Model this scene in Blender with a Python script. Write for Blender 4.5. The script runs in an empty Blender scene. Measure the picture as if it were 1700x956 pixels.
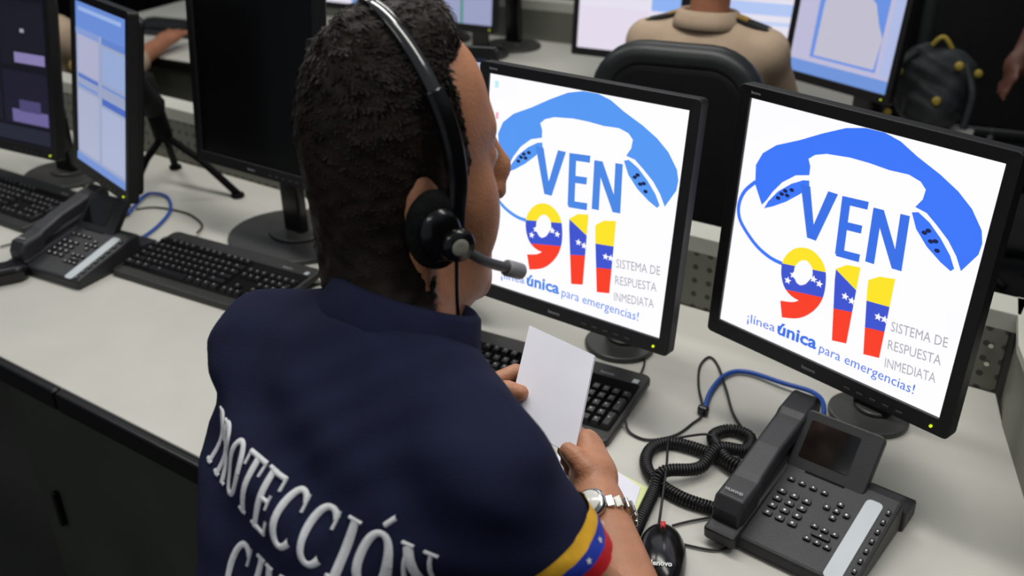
import bpy, bmesh, math, random
import numpy as np
from mathutils import Vector, Matrix
from mathutils.bvhtree import BVHTree
random.seed(7)
sc = bpy.context.scene
col = sc.collection
PI = math.pi
FL = -0.75                      # the floor; z = 0 is the desk surface

# ---------------------------------------------------------------- camera
def cam_axes(pitch, roll, yaw):
    fw = np.array([-math.sin(yaw)*math.cos(pitch), math.cos(yaw)*math.cos(pitch), -math.sin(pitch)])
    r = np.array([math.cos(yaw), math.sin(yaw), 0]); up = np.cross(r, fw)
    c, s = math.cos(roll), math.sin(roll)
    return c*r+s*up, -s*r+c*up, fw
CR, CU, CF = cam_axes(.49, -.02, .60605)
cd = bpy.data.cameras.new('camera'); cam = bpy.data.objects.new('camera', cd); col.objects.link(cam)
cam.matrix_world = Matrix(((CR[0], CU[0], -CF[0], 0), (CR[1], CU[1], -CF[1], 0), (CR[2], CU[2], -CF[2], .815), (0, 0, 0, 1)))
cd.lens = 1632/1700*36; cd.sensor_width = 36; cd.clip_start = .02
cd.dof.use_dof = True; cd.dof.focus_distance = 1.0; cd.dof.aperture_fstop = 5.6
sc.camera = cam

# ---------------------------------------------------------------- world, lights, exposure
w = bpy.data.worlds.new('world'); sc.world = w; w.use_nodes = True
w.node_tree.nodes['Background'].inputs[0].default_value = (.80, .90, 1, 1)
w.node_tree.nodes['Background'].inputs[1].default_value = .22
sc.view_settings.view_transform = 'Standard'; sc.view_settings.look = 'None'
sc.view_settings.gamma = 1; sc.view_settings.use_curve_mapping = False
sc.view_settings.exposure = 0.07
def area(name, loc, sx, sy, power, rot=(0, 0, 0), color=(1, .98, .93)):
    l = bpy.data.lights.new(name, 'AREA'); l.shape = 'RECTANGLE'; l.size = sx; l.size_y = sy; l.energy = power; l.color = color
    o = bpy.data.objects.new(name, l); o.location = loc; o.rotation_euler = rot; col.objects.link(o); return o
area('ceiling_lamp', (-.9, 1.15, 1.85), 1.2, .3, 20)
area('ceiling_lamp', (.3, .9, 1.85), 1.2, .3, 13)
area('ceiling_lamp', (-2.6, 1.2, 1.85), 1.2, .3, 13)
area('ceiling_lamp', (-1.4, 2.7, 1.85), 1.2, .3, 12)
area('ceiling_lamp', (-.8, -.9, 1.85), 1.2, .3, 10)

# ---------------------------------------------------------------- materials
def lin(c):
    return tuple(((x/255+.055)/1.055)**2.4 if x/255 > .04045 else x/255/12.92 for x in c)
MATS = {}
def mat(name, rgb, rough=.5, spec=.5, metal=0, noise=0, nscale=20, bump=0, bscale=200, coat=0, emit=0, detail=3):
    if name in MATS: return MATS[name]
    m = bpy.data.materials.new(name); m.use_nodes = True; nt = m.node_tree; b = nt.nodes['Principled BSDF']
    c = (*lin(rgb), 1)
    b.inputs['Base Color'].default_value = c; b.inputs['Roughness'].default_value = rough
    b.inputs['Specular IOR Level'].default_value = spec; b.inputs['Metallic'].default_value = metal
    b.inputs['Coat Weight'].default_value = coat
    if emit: b.inputs['Emission Color'].default_value = c; b.inputs['Emission Strength'].default_value = emit
    tc = nt.nodes.new('ShaderNodeTexCoord')
    if noise:
        n = nt.nodes.new('ShaderNodeTexNoise'); n.inputs['Scale'].default_value = nscale; n.inputs['Detail'].default_value = detail
        nt.links.new(tc.outputs['Object'], n.inputs['Vector'])
        r = nt.nodes.new('ShaderNodeValToRGB'); r.color_ramp.elements[0].position = .3; r.color_ramp.elements[1].position = .7
        r.color_ramp.elements[0].color = (*[x*(1-noise) for x in c[:3]], 1); r.color_ramp.elements[1].color = (*[min(1, x*(1+noise)) for x in c[:3]], 1)
        nt.links.new(n.outputs['Fac'], r.inputs['Fac']); nt.links.new(r.outputs['Color'], b.inputs['Base Color'])
    if bump:
        n2 = nt.nodes.new('ShaderNodeTexNoise'); n2.inputs['Scale'].default_value = bscale; n2.inputs['Detail'].default_value = 2
        nt.links.new(tc.outputs['Object'], n2.inputs['Vector'])
        bp = nt.nodes.new('ShaderNodeBump'); bp.inputs['Strength'].default_value = bump; bp.inputs['Distance'].default_value = .002
        nt.links.new(n2.outputs['Fac'], bp.inputs['Height']); nt.links.new(bp.outputs['Normal'], b.inputs['Normal'])
    MATS[name] = m; return m
def glow(name, rgb, s=1.0):
    if name in MATS: return MATS[name]
    m = bpy.data.materials.new(name); m.use_nodes = True; nt = m.node_tree; b = nt.nodes['Principled BSDF']
    b.inputs['Base Color'].default_value = (.01, .01, .01, 1); b.inputs['Roughness'].default_value = .35
    b.inputs['Specular IOR Level'].default_value = .2
    tc = nt.nodes.new('ShaderNodeTexCoord'); n = nt.nodes.new('ShaderNodeTexNoise'); n.inputs['Scale'].default_value = 6
    nt.links.new(tc.outputs['Object'], n.inputs['Vector'])
    mx = nt.nodes.new('ShaderNodeMixRGB'); c = lin(rgb)
    mx.inputs[1].default_value = (*[x*.96 for x in c], 1); mx.inputs[2].default_value = (*c, 1)
    nt.links.new(n.outputs['Fac'], mx.inputs[0]); nt.links.new(mx.outputs[0], b.inputs['Emission Color'])
    b.inputs['Emission Strength'].default_value = s
    MATS[name] = m; return m
DESK = mat('desk_laminate', (186, 184, 176), .45, .35, noise=.05, nscale=6, bump=.05, bscale=300)
EDGE = mat('desk_edge_black', (10, 10, 10), .3, .35, noise=.2, nscale=3)
PANEL = mat('panel_grey_paint', (112, 113, 104), .5, .3, noise=.08, nscale=8)
LEDGE = mat('ledge_grey_paint', (178, 177, 168), .45, .4, noise=.05, nscale=8)
CAB = mat('cabinet_grey', (62, 66, 56), .55, .3, noise=.15, nscale=5)
BLK = mat('black_plastic', (20, 20, 21), .42, .4, noise=.1, nscale=40, bump=.15, bscale=900)
BLKG = mat('black_gloss_plastic', (12, 12, 13), .22, .5, noise=.1, nscale=20)
BLKM = mat('black_matte', (9, 9, 10), .8, .15, noise=.2, nscale=30)
KEYM = mat('black_keycap', (17, 17, 18), .38, .45, noise=.1, nscale=60)
CASEM = mat('keyboard_case', (40, 40, 39), .42, .4, noise=.1, nscale=40, bump=.2, bscale=900)
PHM = mat('phone_charcoal', (39, 40, 42), .45, .4, noise=.08, nscale=40, bump=.2, bscale=900)
STANDM = mat('stand_dark_grey', (58, 58, 56), .35, .4, noise=.1, nscale=20)
LCDM = mat('dark_lcd', (10, 12, 12), .08, .6, noise=.1, nscale=4)
OFFM = mat('screen_switched_off', (7, 8, 8), .3, .3, noise=.1, nscale=4)
GREYTXT = mat('grey_print', (150, 150, 150), .5, noise=.05)
WHTXT = mat('white_print', (225, 225, 225), .5, noise=.05)
STRIP = mat('label_strip_grey', (182, 188, 192), .4, .4, noise=.04)
BLUEC = mat('blue_cable', (28, 74, 158), .4, .4, noise=.1)
BLKC = mat('black_cable', (18, 18, 19), .45, .4, noise=.1)
PAPER = mat('white_paper', (222, 222, 232), .7, .2, noise=.02, nscale=30)
YPAPER = mat('yellow_green_paper', (214, 220, 160), .7, .2, noise=.03, nscale=30)
STEEL = mat('polished_steel', (190, 188, 182), .22, .5, 1, noise=.1, nscale=60)
SILV = mat('silver_plastic', (150, 150, 135), .4, .4, noise=.12, nscale=200)
SKIN = mat('skin_brown', (170, 117, 87), .5, .4, noise=.10, nscale=45, bump=.25, bscale=350)
SKIN2 = mat('skin_tan', (150, 100, 75), .55, .3, noise=.08, nscale=40)
HAIR = mat('dark_brown_hair', (30, 22, 16), .6, .2, noise=.55, nscale=70, detail=5)
NAVY = mat('navy_cotton', (27, 31, 54), .85, .12, noise=.10, nscale=30, bump=.35, bscale=900)
THREAD = mat('white_thread', (215, 216, 218), .75, .2, noise=.06, nscale=400, bump=.5, bscale=1200)
BEIGE = mat('beige_cotton', (168, 147, 126), .85, .15, noise=.08, nscale=20)
LIME = mat('lime_fabric', (120, 150, 20), .7, .2, noise=.15)
YEL = mat('yellow_ribbon', (214, 162, 40), .6, .3, noise=.06, nscale=100)
BLU = mat('blue_ribbon', (36, 56, 160), .6, .3, noise=.06, nscale=100)
RED = mat('red_ribbon', (192, 28, 36), .6, .3, noise=.06, nscale=100)
LEDG = glow('led_yellow_green', (200, 220, 30), 1.2)
DKNAVY = mat('dark_navy_cloth', (20, 25, 34), .85, .12, noise=.15)
BAGM = mat('bag_charcoal_nylon', (38, 42, 44), .6, .3, noise=.35, nscale=25, bump=.5, bscale=60)
BAGY = mat('bag_ochre_trim', (150, 130, 50), .6, .3, noise=.2)
CHAIRM = mat('black_chair_fabric', (15, 16, 17), .7, .2, noise=.2, nscale=30)
CHAIRE = mat('black_chair_vinyl', (30, 33, 34), .4, .35, noise=.15, nscale=30)

# ---------------------------------------------------------------- builders
def setp(o, label=None, cat=None, group=None, kind=None):
    if label: o['label'] = label
    if cat: o['category'] = cat
    if group: o['group'] = group
    if kind: o['kind'] = kind
    return o
def empty(name, loc=(0, 0, 0), rz=0, **k):
    o = bpy.data.objects.new(name, None); o.location = loc; o.rotation_euler = (0, 0, rz); o.empty_display_size = .05
    col.objects.link(o); return setp(o, **k)
def obj(name, bm, m, parent=None, smooth=False, bevel=0, loc=None, rot=None, seg=2, **k):
    me = bpy.data.meshes.new(name); bm.normal_update(); bm.to_mesh(me); bm.free()
    for mm in (m if isinstance(m, (list, tuple)) else [m]): me.materials.append(mm)
    o = bpy.data.objects.new(name, me); col.objects.link(o)
    if parent is not None: o.parent = parent
    if loc is not None: o.location = loc
    if rot is not None: o.rotation_euler = rot
    if smooth:
        for p in me.polygons: p.use_smooth = True
    if bevel:
        b = o.modifiers.new('bevel', 'BEVEL'); b.width = bevel; b.segments = seg; b.limit_method = 'ANGLE'; b.angle_limit = .6
    return setp(o, **k)
def box(bm, c, s, R=None):
    g = bmesh.ops.create_cube(bm, size=1)['verts']
    for v in g:
        p = Vector((v.co.x*s[0], v.co.y*s[1], v.co.z*s[2]))
        if R is not None: p = R @ p
        v.co = p+Vector(c)
    return g
def bx(c, s, R=None):
    bm = bmesh.new(); box(bm, c, s, R); return bm
def cyl(bm, a, b, r1, r2=None, n=20, caps=True):
    a, b = Vector(a), Vector(b); r2 = r1 if r2 is None else r2
    d = b-a; q = d.to_track_quat('Z', 'Y').to_matrix().to_4x4()
    return bmesh.ops.create_cone(bm, cap_ends=caps, segments=n, radius1=r1, radius2=r2, depth=d.length, matrix=Matrix.Translation((a+b)/2) @ q)['verts']
def prism(bm, pts, z0, z1, M=None):
    """closed outline in the xy plane pulled up from z0 to z1"""
    lo = [bm.verts.new((x, y, z0)) for x, y in pts]; hi = [bm.verts.new((x, y, z1)) for x, y in pts]
    n = len(pts); bm.faces.new(lo[::-1]); bm.faces.new(hi)
    for i in range(n): bm.faces.new((lo[i], lo[(i+1) % n], hi[(i+1) % n], hi[i]))
    if M is not None:
        for v in lo+hi: v.co = M @ v.co
    return bm
def rrect(w, h, r, n=5, cx=0, cy=0):
    out = []
    for (sx, sy, a0) in ((1, 1, 0), (-1, 1, 90), (-1, -1, 180), (1, -1, 270)):
        for i in range(n+1):
            a = math.radians(a0+90*i/n); out.append((cx+sx*(w/2-r)+r*math.cos(a), cy+sy*(h/2-r)+r*math.sin(a)))
    return out
def smooth_path(pts, n=8):
    P = [Vector(p) for p in pts]; out = []
    for i in range(len(P)-1):
        p0 = P[max(0, i-1)]; p1 = P[i]; p2 = P[i+1]; p3 = P[min(len(P)-1, i+2)]
        for k in range(n):
            t = k/n
            out.append(.5*((2*p1)+(p2-p0)*t+(2*p0-5*p1+4*p2-p3)*t*t+(3*p1-p0-3*p2+p3)*t**3))
    out.append(P[-1]); return out
def tube(bm, path, r, n=8, cap=True):
    path = [Vector(p) for p in path]; rings = []; up = None
    for i, p in enumerate(path):
        d = (path[min(i+1, len(path)-1)]-path[max(0, i-1)]).normalized()
        if up is None: up = d.orthogonal().normalized()
        up = (up-d*up.dot(d)).normalized(); s = d.cross(up)
        rr = r[i] if isinstance(r, (list, tuple)) else r
        rings.append([bm.verts.new(p+(up*math.cos(2*PI*k/n)+s*math.sin(2*PI*k/n))*rr) for k in range(n)])
    for a, b in zip(rings, rings[1:]):
        for k in range(n): bm.faces.new((a[k], a[(k+1) % n], b[(k+1) % n], b[k]))
    if cap: bm.faces.new(rings[0][::-1]); bm.faces.new(rings[-1])
def cable(name, pts, r, m, parent=None, z=None, **k):
    if z is not None: pts = [(p[0], p[1], (p[2] if len(p) > 2 else z)) for p in pts]
    bm = bmesh.new(); tube(bm, smooth_path(pts), r); return obj(name, bm, m, parent, True, **k)
def copy_tree(o, parent=None):
    c = o.copy(); col.objects.link(c)
    if parent is not None: c.parent = parent
    for ch in list(o.children): copy_tree(ch, c)
    return c
def text_mesh(s, size, extrude=0.0, bold=0.0):
    """vertices and faces of a line of writing, left-aligned at the origin, in the xy plane"""
    cu = bpy.data.curves.new('writing', 'FONT'); cu.body = s; cu.size = size; cu.extrude = extrude; cu.offset = bold; cu.resolution_u = 2
    o = bpy.data.objects.new('writing', cu); col.objects.link(o)
    dg = bpy.context.evaluated_depsgraph_get(); me = bpy.data.meshes.new_from_object(o.evaluated_get(dg))
    V = [tuple(v.co) for v in me.vertices]; F = [tuple(p.vertices) for p in me.polygons]
    bpy.data.objects.remove(o); bpy.data.curves.remove(cu); bpy.data.meshes.remove(me); return V, F
def add_text(bm, s, height, M, bold=0.0, width=None):
    V, F = text_mesh(s, 1.0, bold=bold)
    xs = [v[0] for v in V]; x0, x1 = min(xs), max(xs)
    k = height/.73; kx = k if width is None else width/(x1-x0)
    vs = [bm.verts.new(M @ Vector(((v[0]-x0)*kx, v[1]*k, 0))) for v in V]
    for f in F:
        try: bm.faces.new([vs[i] for i in f])
        except ValueError: pass

# ---------------------------------------------------------------- signed distance sculpting
class Sculpt:
    def __init__(s, lo, hi, cell):
        s.lo = np.array(lo, float); s.cell = cell
        s.n = np.ceil((np.array(hi)-s.lo)/cell).astype(int)+1
        s.ax = [s.lo[i]+np.arange(s.n[i])*cell for i in range(3)]
        s.D = np.full(tuple(s.n), 1.0, np.float32)
    def _sub(s, lo, hi):
        sl = []
        for i in range(3):
            a = max(0, int(math.floor((lo[i]-s.lo[i])/s.cell))); b = min(s.n[i], int(math.ceil((hi[i]-s.lo[i])/s.cell))+1)
            if b <= a: return None
            sl.append(slice(a, b))
        X = np.meshgrid(*[s.ax[i][sl[i]] for i in range(3)], indexing='ij', sparse=True)
        return tuple(sl), X
    def _put(s, lo, hi, f, k, sub):
        m = k+.02; r = s._sub(np.array(lo)-m, np.array(hi)+m)
        if r is None: return
        sl, X = r; b = f(X).astype(np.float32); a = s.D[sl]
        if sub: b = -b; h = np.clip(.5-.5*(a-b)/k, 0, 1); s.D[sl] = a*(1-h)+b*h+k*h*(1-h); h2 = None
        else:
            h = np.clip(.5+.5*(a-b)/k, 0, 1); s.D[sl] = a*(1-h)+b*h-k*h*(1-h)
    def ell(s, c, r, R=None, k=.01, sub=False):
        c = np.array(c, float); r = np.array(r, float); m = max(r)
        def f(X):
            P = [X[0]-c[0], X[1]-c[1], X[2]-c[2]]
            if R is not None: P = [R[0][i]*P[0]+R[1][i]*P[1]+R[2][i]*P[2] for i in range(3)]
            k0 = np.sqrt((P[0]/r[0])**2+(P[1]/r[1])**2+(P[2]/r[2])**2)
            k1 = np.sqrt((P[0]/r[0]**2)**2+(P[1]/r[1]**2)**2+(P[2]/r[2]**2)**2)
            return k0*(k0-1)/np.maximum(k1, 1e-6)
        s._put(c-m, c+m, f, k, sub)
    def cap(s, a, b, ra, rb=None, k=.01, sub=False):
        a = np.array(a, float); b = np.array(b, float); rb = ra if rb is None else rb; d = b-a; L = float(d@d); m = max(ra, rb)
        def f(X):
            t = np.clip(((X[0]-a[0])*d[0]+(X[1]-a[1])*d[1]+(X[2]-a[2])*d[2])/L, 0, 1)
            return np.sqrt((X[0]-a[0]-t*d[0])**2+(X[1]-a[1]-t*d[1])**2+(X[2]-a[2]-t*d[2])**2)-(ra+(rb-ra)*t)
        s._put(np.minimum(a, b)-m, np.maximum(a, b)+m, f, k, sub)
    def plane_cut(s, p, n, lo=None, hi=None, k=.004):
        """removes what lies on the side the normal points to"""
        lo = s.lo if lo is None else lo; hi = s.lo+s.n*s.cell if hi is None else hi
        p = np.array(p, float); n = np.array(n, float); n /= np.linalg.norm(n)
        sl, X = s._sub(lo, hi); b = ((X[0]-p[0])*n[0]+(X[1]-p[1])*n[1]+(X[2]-p[2])*n[2]).astype(np.float32)
        s.D[sl] = np.maximum(s.D[sl], b)
    def grid(s): return np.meshgrid(*s.ax, indexing='ij', sparse=True)
    def mesh(s):
        D = s.D; c = s.cell; n = D.shape
        S = D < 0
        cnt = np.zeros([x-1 for x in n], np.int8)
        for dx in (0, 1):
            for dy in (0, 1):
                for dz in (0, 1): cnt += S[dx:n[0]-1+dx, dy:n[1]-1+dy, dz:n[2]-1+dz]
        act = np.argwhere((cnt > 0) & (cnt < 8)); N = len(act)
        idx = -np.ones(cnt.shape, np.int32); idx[tuple(act.T)] = np.arange(N)
        acc = np.zeros((N, 3)); num = np.zeros(N)
        cor = [np.array(q) for q in ((0, 0, 0), (1, 0, 0), (0, 1, 0), (1, 1, 0), (0, 0, 1), (1, 0, 1), (0, 1, 1), (1, 1, 1))]
        val = [D[tuple((act+q).T)] for q in cor]
        for i in range(8):
            for j in range(i+1, 8):
                if abs(cor[i]-cor[j]).sum() != 1: continue
                m = (val[i] < 0) != (val[j] < 0); t = val[i][m]/(val[i][m]-val[j][m])
                acc[m] += cor[i]+t[:, None]*(cor[j]-cor[i]); num[m] += 1
        V = (act+acc/num[:, None])*c+s.lo
        F = []
        for ax in range(3):
            sa = [slice(None)]*3; sb = [slice(None)]*3; sa[ax] = slice(0, -1); sb[ax] = slice(1, None)
            A = S[tuple(sa)]; B = S[tuple(sb)]; e = np.argwhere(A != B)
            u, v = (ax+1) % 3, (ax+2) % 3
            e = e[(e[:, u] > 0) & (e[:, v] > 0) & (e[:, u] < n[u]-1) & (e[:, v] < n[v]-1)]
            du = np.zeros(3, int); du[u] = 1; dv = np.zeros(3, int); dv[v] = 1
            q = [idx[tuple((e-du-dv).T)], idx[tuple((e-dv).T)], idx[tuple(e.T)], idx[tuple((e-du).T)]]
            Q = np.stack(q, 1); flip = ~A[tuple(e.T)]; Q[flip] = Q[flip][:, ::-1]; F.append(Q)
        return V, np.concatenate(F)
    def dist(s, p):
        g = (np.array(p)-s.lo)/s.cell; i = np.floor(g).astype(int); i = np.clip(i, 0, s.n-2); f = g-i; r = 0
        for a in (0, 1):
            for b in (0, 1):
                for c in (0, 1):
                    r += s.D[i[0]+a, i[1]+b, i[2]+c]*(f[0] if a else 1-f[0])*(f[1] if b else 1-f[1])*(f[2] if c else 1-f[2])
        return float(r)
def mesh_obj(name, V, F, m, parent=None, M=None, **k):
    if M is not None: V = V @ np.array(M.to_3x3()).T+np.array(M.translation)
    me = bpy.data.meshes.new(name); me.vertices.add(len(V)); me.vertices.foreach_set('co', np.asarray(V, np.float32).ravel())
    me.loops.add(F.size); me.polygons.add(len(F)); me.loops.foreach_set('vertex_index', F.astype(np.int32).ravel())
    me.polygons.foreach_set('loop_start', np.arange(0, F.size, F.shape[1], dtype=np.int32)); me.polygons.foreach_set('use_smooth', np.ones(len(F), bool))
    me.update(calc_edges=True); me.validate(); me.materials.append(m)
    o = bpy.data.objects.new(name, me); col.objects.link(o)
    if parent is not None: o.parent = parent
    return setp(o, **k)

# ================================================================ the room
CONC = mat('dark_floor_vinyl', (58, 58, 56), .6, .3, noise=.15, nscale=2)
WALLM = mat('dark_wall_paint', (10, 11, 12), .8, .1, noise=.2, nscale=2)
obj('floor', bx((-1.5, 1.5, FL-.05), (8, 9, .1)), CONC, kind='structure')
obj('wall_back', bx((-1.5, 4.6, .4), (8, .1, 2.3)), WALLM, kind='structure')
obj('wall_right', bx((2.3, 1.5, .4), (.1, 9, 2.3)), WALLM, kind='structure')
obj('wall_left', bx((-5.3, 1.5, .4), (.1, 9, 2.3)), WALLM, kind='structure')

# ================================================================ the operators' desk
YF, YB = .632, 1.362
desk = empty('operator_desk', (-1.4, 1.0, FL), label='long light grey operator desk in front, with black front edge and low grey back panel', cat='desk')
def W(bm):                       # world coordinates to the desk's own
    for v in bm.verts: v.co -= Vector((-1.4, 1.0, FL))
    return bm
def slab(pts, z0, z1):
    bm = bmesh.new(); prism(bm, pts, z0, z1); return W(bm)
obj('desktop', slab([(-3.0, YF), (.165, YF), (-.075, 1.29), (-.097, YB), (-3.0, YB)], -.03, 0), DESK, desk, bevel=.002)
for x0, x1 in ((-3.0, -1.267), (-1.264, .18)):
    bm = W(bx(((x0+x1)/2, YF-.008, -.0185), (x1-x0, .016, .036))); obj('edge_strip', bm, EDGE, desk, bevel=.005, seg=3)
# back panel: perforated recess under a light ledge
bm = W(bx((-1.55, YB+.012, .05), (2.9, .02, .10)))
PERF = bpy.data.materials.new('perforated_grey_panel'); PERF.use_nodes = True
def perf():
    nt = PERF.node_tree; b = nt.nodes['Principled BSDF']; b.inputs['Roughness'].default_value = .55
    tc = nt.nodes.new('ShaderNodeTexCoord'); mp = nt.nodes.new('ShaderNodeMapping'); mp.inputs['Scale'].default_value = (40, 0, 40)
    vo = nt.nodes.new('ShaderNodeTexVoronoi'); vo.inputs['Scale'].default_value = 1; vo.inputs['Randomness'].default_value = 0
    nt.links.new(tc.outputs['Object'], mp.inputs[0]); nt.links.new(mp.outputs[0], vo.inputs['Vector'])
    r = nt.nodes.new('ShaderNodeValToRGB'); r.color_ramp.elements[0].position = .17; r.color_ramp.elements[1].position = .22
    r.color_ramp.elements[0].color = (*lin((45, 45, 40)), 1); r.color_ramp.elements[1].color = (*lin((104, 105, 96)), 1)
    nt.links.new(vo.outputs['Distance'], r.inputs[0]); nt.links.new(r.outputs[0], b.inputs['Base Color'])
perf()
obj('back_panel', bm, PERF, desk)
obj('panel_ledge', W(bx((-1.55, YB+.03, .115), (2.92, .055, .03))), LEDGE, desk, bevel=.002)
obj('side_panel', slab([(-.097, YB+.05), (-.075, 1.285), (.17, .60), (.215, .62), (-.03, 1.30), (-.05, YB+.05)], FL, .118), PANEL, desk, bevel=.002)
obj('side_ledge', slab([(-.105, YB+.058), (-.08, 1.28), (.165, .60), (.22, .62), (-.025, 1.30), (-.045, YB+.058)], .118, .13), LEDGE, desk)
for z in (.045, .075): bm = bmesh.new(); cyl(bm, (-.118, YB+.003, z), (-.118, YB-.004, z), .0035); obj('bolt', W(bm), STEEL, desk)
# pedestal cabinet under the top
cabm = obj('cabinet', slab([(-1.545, .68), (-.1, .68), (-.1, 1.32), (-1.545, 1.32)], FL+.02, -.031), CAB, desk, bevel=.003)
obj('cabinet_door', W(bx((-1.03, .673, -.385), (.9, .014, .66))), CAB, desk, bevel=.002)
obj('cabinet_handle', W(bx((-1.447, .66, -.34), (.012, .012, .075))), BLKG, desk, bevel=.003)
obj('desk_leg', W(bx((-2.9, 1.0, -.39), (.04, .6, .72))), CAB, desk, bevel=.003)

# ================================================================ monitors
def P3(cx, cy, cz, yaw, tilt):
    """frame of a screen: x to the right, y up the screen, z out of it towards the viewer"""
    xd = Vector((math.cos(yaw), math.sin(yaw), 0)); bk = Vector((-math.sin(yaw), math.cos(yaw), 0))
    ud = Vector((0, 0, 1))*math.cos(tilt)+bk*math.sin(tilt); nd = xd.cross(ud)
    return Matrix(((xd.x, ud.x, nd.x, cx), (xd.y, ud.y, nd.y, cy), (xd.z, ud.z, nd.z, cz), (0, 0, 0, 1)))
def monitor(label, cx, cy, cz, yaw, tilt, w, h, screen_mat, group=None, stand=(0, .09), base_r=.085, bez=.0155, bot=.021, logo=True, deskz=0, stand_w=.055, buttons=True, base=True, led=True):
    root = empty('computer_monitor', (cx, cy, deskz), yaw, label=label, cat='monitor', group=group)
    inv = root.matrix_basis.inverted(); M = inv @ P3(cx, cy, cz, yaw, tilt)
    def T(bm):
        for v in bm.verts: v.co = M @ v.co
        return bm
    W2, H2 = w+2*bez, h+bez+bot; oy = (bez-bot)/2
    bm = bmesh.new(); out = rrect(W2, H2, .006, 3, 0, oy); inn = rrect(w, h, .0008, 3)
    n = len(out); f0 = [bm.verts.new((x, y, .004)) for x, y in out]; f1 = [bm.verts.new((x, y, .003)) for x, y in inn]; f2 = [bm.verts.new((x, y, -.0015)) for x, y in inn]
    b0 = [bm.verts.new((x, y, -.016)) for x, y in out]
    for i in range(n):
        j = (i+1) % n
        bm.faces.new((f0[i], f0[j], f1[j], f1[i])); bm.faces.new((f1[i], f1[j], f2[j], f2[i])); bm.faces.new((b0[i], b0[j], f0[j], f0[i]))
    bm.faces.new(b0[::-1])
    bezel = obj('bezel', T(bm), BLK, root, bevel=.0012)
    bm = bmesh.new(); prism(bm, rrect(W2-.02, H2-.02, .015, 4, 0, oy), -.030, -.016); prism(bm, rrect(w*.62, h*.62, .03, 4, 0, -.01), -.052, -.030)
    obj('back_housing', T(bm), BLK, root, bevel=.004)
    bm = bmesh.new(); vs = [bm.verts.new((sx*w/2, sy*h/2, -.001)) for sx, sy in ((-1, -1), (1, -1), (1, 1), (-1, 1))]; bm.faces.new(vs)
    scr = obj('screen', T(bm), screen_mat, root)
    if logo:
        bm = bmesh.new(); add_text(bm, 'lenovo', .0052, Matrix.Translation((-.022, -h/2-bot*.62, .0046)), .02); obj('logo_lettering', T(bm), GREYTXT, bezel)
        bm = bmesh.new(); add_text(bm, 'lenovo', .0036, Matrix.Translation((-w/2+.002, h/2+bez*.4, .0046)), .02); obj('logo_lettering', T(bm), GREYTXT, bezel)
    if buttons:
        for q in range(5): obj('button', T(bx((w/2-.045-.017*q, -h/2-bot*.6, .0045), (.008, .0022, .0015))), STANDM, bezel)
    bm = bmesh.new(); cyl(bm, (w/2-.006, -h/2-bot*.55, .0035), (w/2-.006, -h/2-bot*.55, .0055), .0018, n=10)
    obj('power_light', T(bm), LEDG if led else STANDM, bezel)
    # stand: neck, tilting head and round base
    sx, sy = stand; zc = cz-deskz
    if base:
        bm = bmesh.new(); prism(bm, rrect(stand_w, .022, .006), .012, zc+.02, Matrix.Translation((sx, sy, 0))); obj('stand_neck', bm, BLKG, root, bevel=.002)
        bm = bmesh.new(); box(bm, (sx, sy/2+.005, zc-.01), (.06, sy*.75, .05)); obj('tilt_head', bm, BLK, root, bevel=.006)
        bm = bmesh.new(); pts = [(sx+base_r*1.12*math.cos(a), sy-.01+base_r*math.sin(a)) for a in [2*PI*i/40 for i in range(40)]]
        prism(bm, pts, .0005, .009); ptsi = [(sx+base_r*.5*math.cos(a), sy+base_r*.42*math.sin(a)) for a in [2*PI*i/30 for i in range(30)]]
        prism(bm, ptsi, .009, .015); obj('stand_base', bm, STANDM, root, bevel=.003)
    return root, scr, T, (w, h)

# the handset logo, in the screen's own unit square (u to the right, v down)
HS = [(0.119, 0.423), (0.074, 0.347), (0.064, 0.266), (0.087, 0.21), (0.142, 0.162), (0.239, 0.116), (0.33, 0.066), (0.419, 0.023), (0.494, 0.004), (0.57, 0.003), (0.634, 0.02), (0.701, 0.056), (0.796, 0.098), (0.868, 0.138), (0.927, 0.185), (0.975, 0.248), (0.988, 0.293), (0.985, 0.336), (0.942, 0.415), (0.914, 0.367), (0.875, 0.321), (0.822, 0.278), (0.779, 0.247), (0.735, 0.238), (0.755, 0.203), (0.758, 0.165), (0.734, 0.142), (0.687, 0.129), (0.613, 0.133), (0.535, 0.128), (0.457, 0.128), (0.361, 0.139), (0.314, 0.156), (0.29, 0.178), (0.303, 0.206), (0.305, 0.241), (0.248, 0.258), (0.194, 0.303), (0.158, 0.355), (0.138, 0.395)]
LC = [(0.131, 0.434), (0.146, 0.398), (0.182, 0.345), (0.235, 0.297), (0.283, 0.268), (0.309, 0.262), (0.313, 0.284), (0.281, 0.326), (0.225, 0.376), (0.169, 0.414)]
RC = [(0.727, 0.261), (0.75, 0.253), (0.797, 0.278), (0.848, 0.322), (0.893, 0.372), (0.918, 0.415), (0.908, 0.428), (0.866, 0.408), (0.806, 0.368), (0.755, 0.316)]
DOTS = [(0.188, 0.371), (0.201, 0.35), (0.226, 0.349), (0.242, 0.321), (0.215, 0.333), (0.788, 0.32), (0.8, 0.308), (0.817, 0.344), (0.833, 0.338), (0.846, 0.37)]
CORD = [(0.075, 0.335), (0.03, 0.39), (0.012, 0.452), (0.023, 0.51), (0.064, 0.558), (0.128, 0.606), (0.198, 0.633), (0.262, 0.639)]
NINE = [(0.422, 0.672), (0.395, 0.712), (0.352, 0.733), (0.310, 0.718), (0.287, 0.675), (0.285, 0.622), (0.318, 0.574), (0.366, 0.562), (0.41, 0.592), (0.425, 0.645), (0.424, 0.71), (0.4, 0.765), (0.352, 0.812), (0.284, 0.835)]
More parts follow.
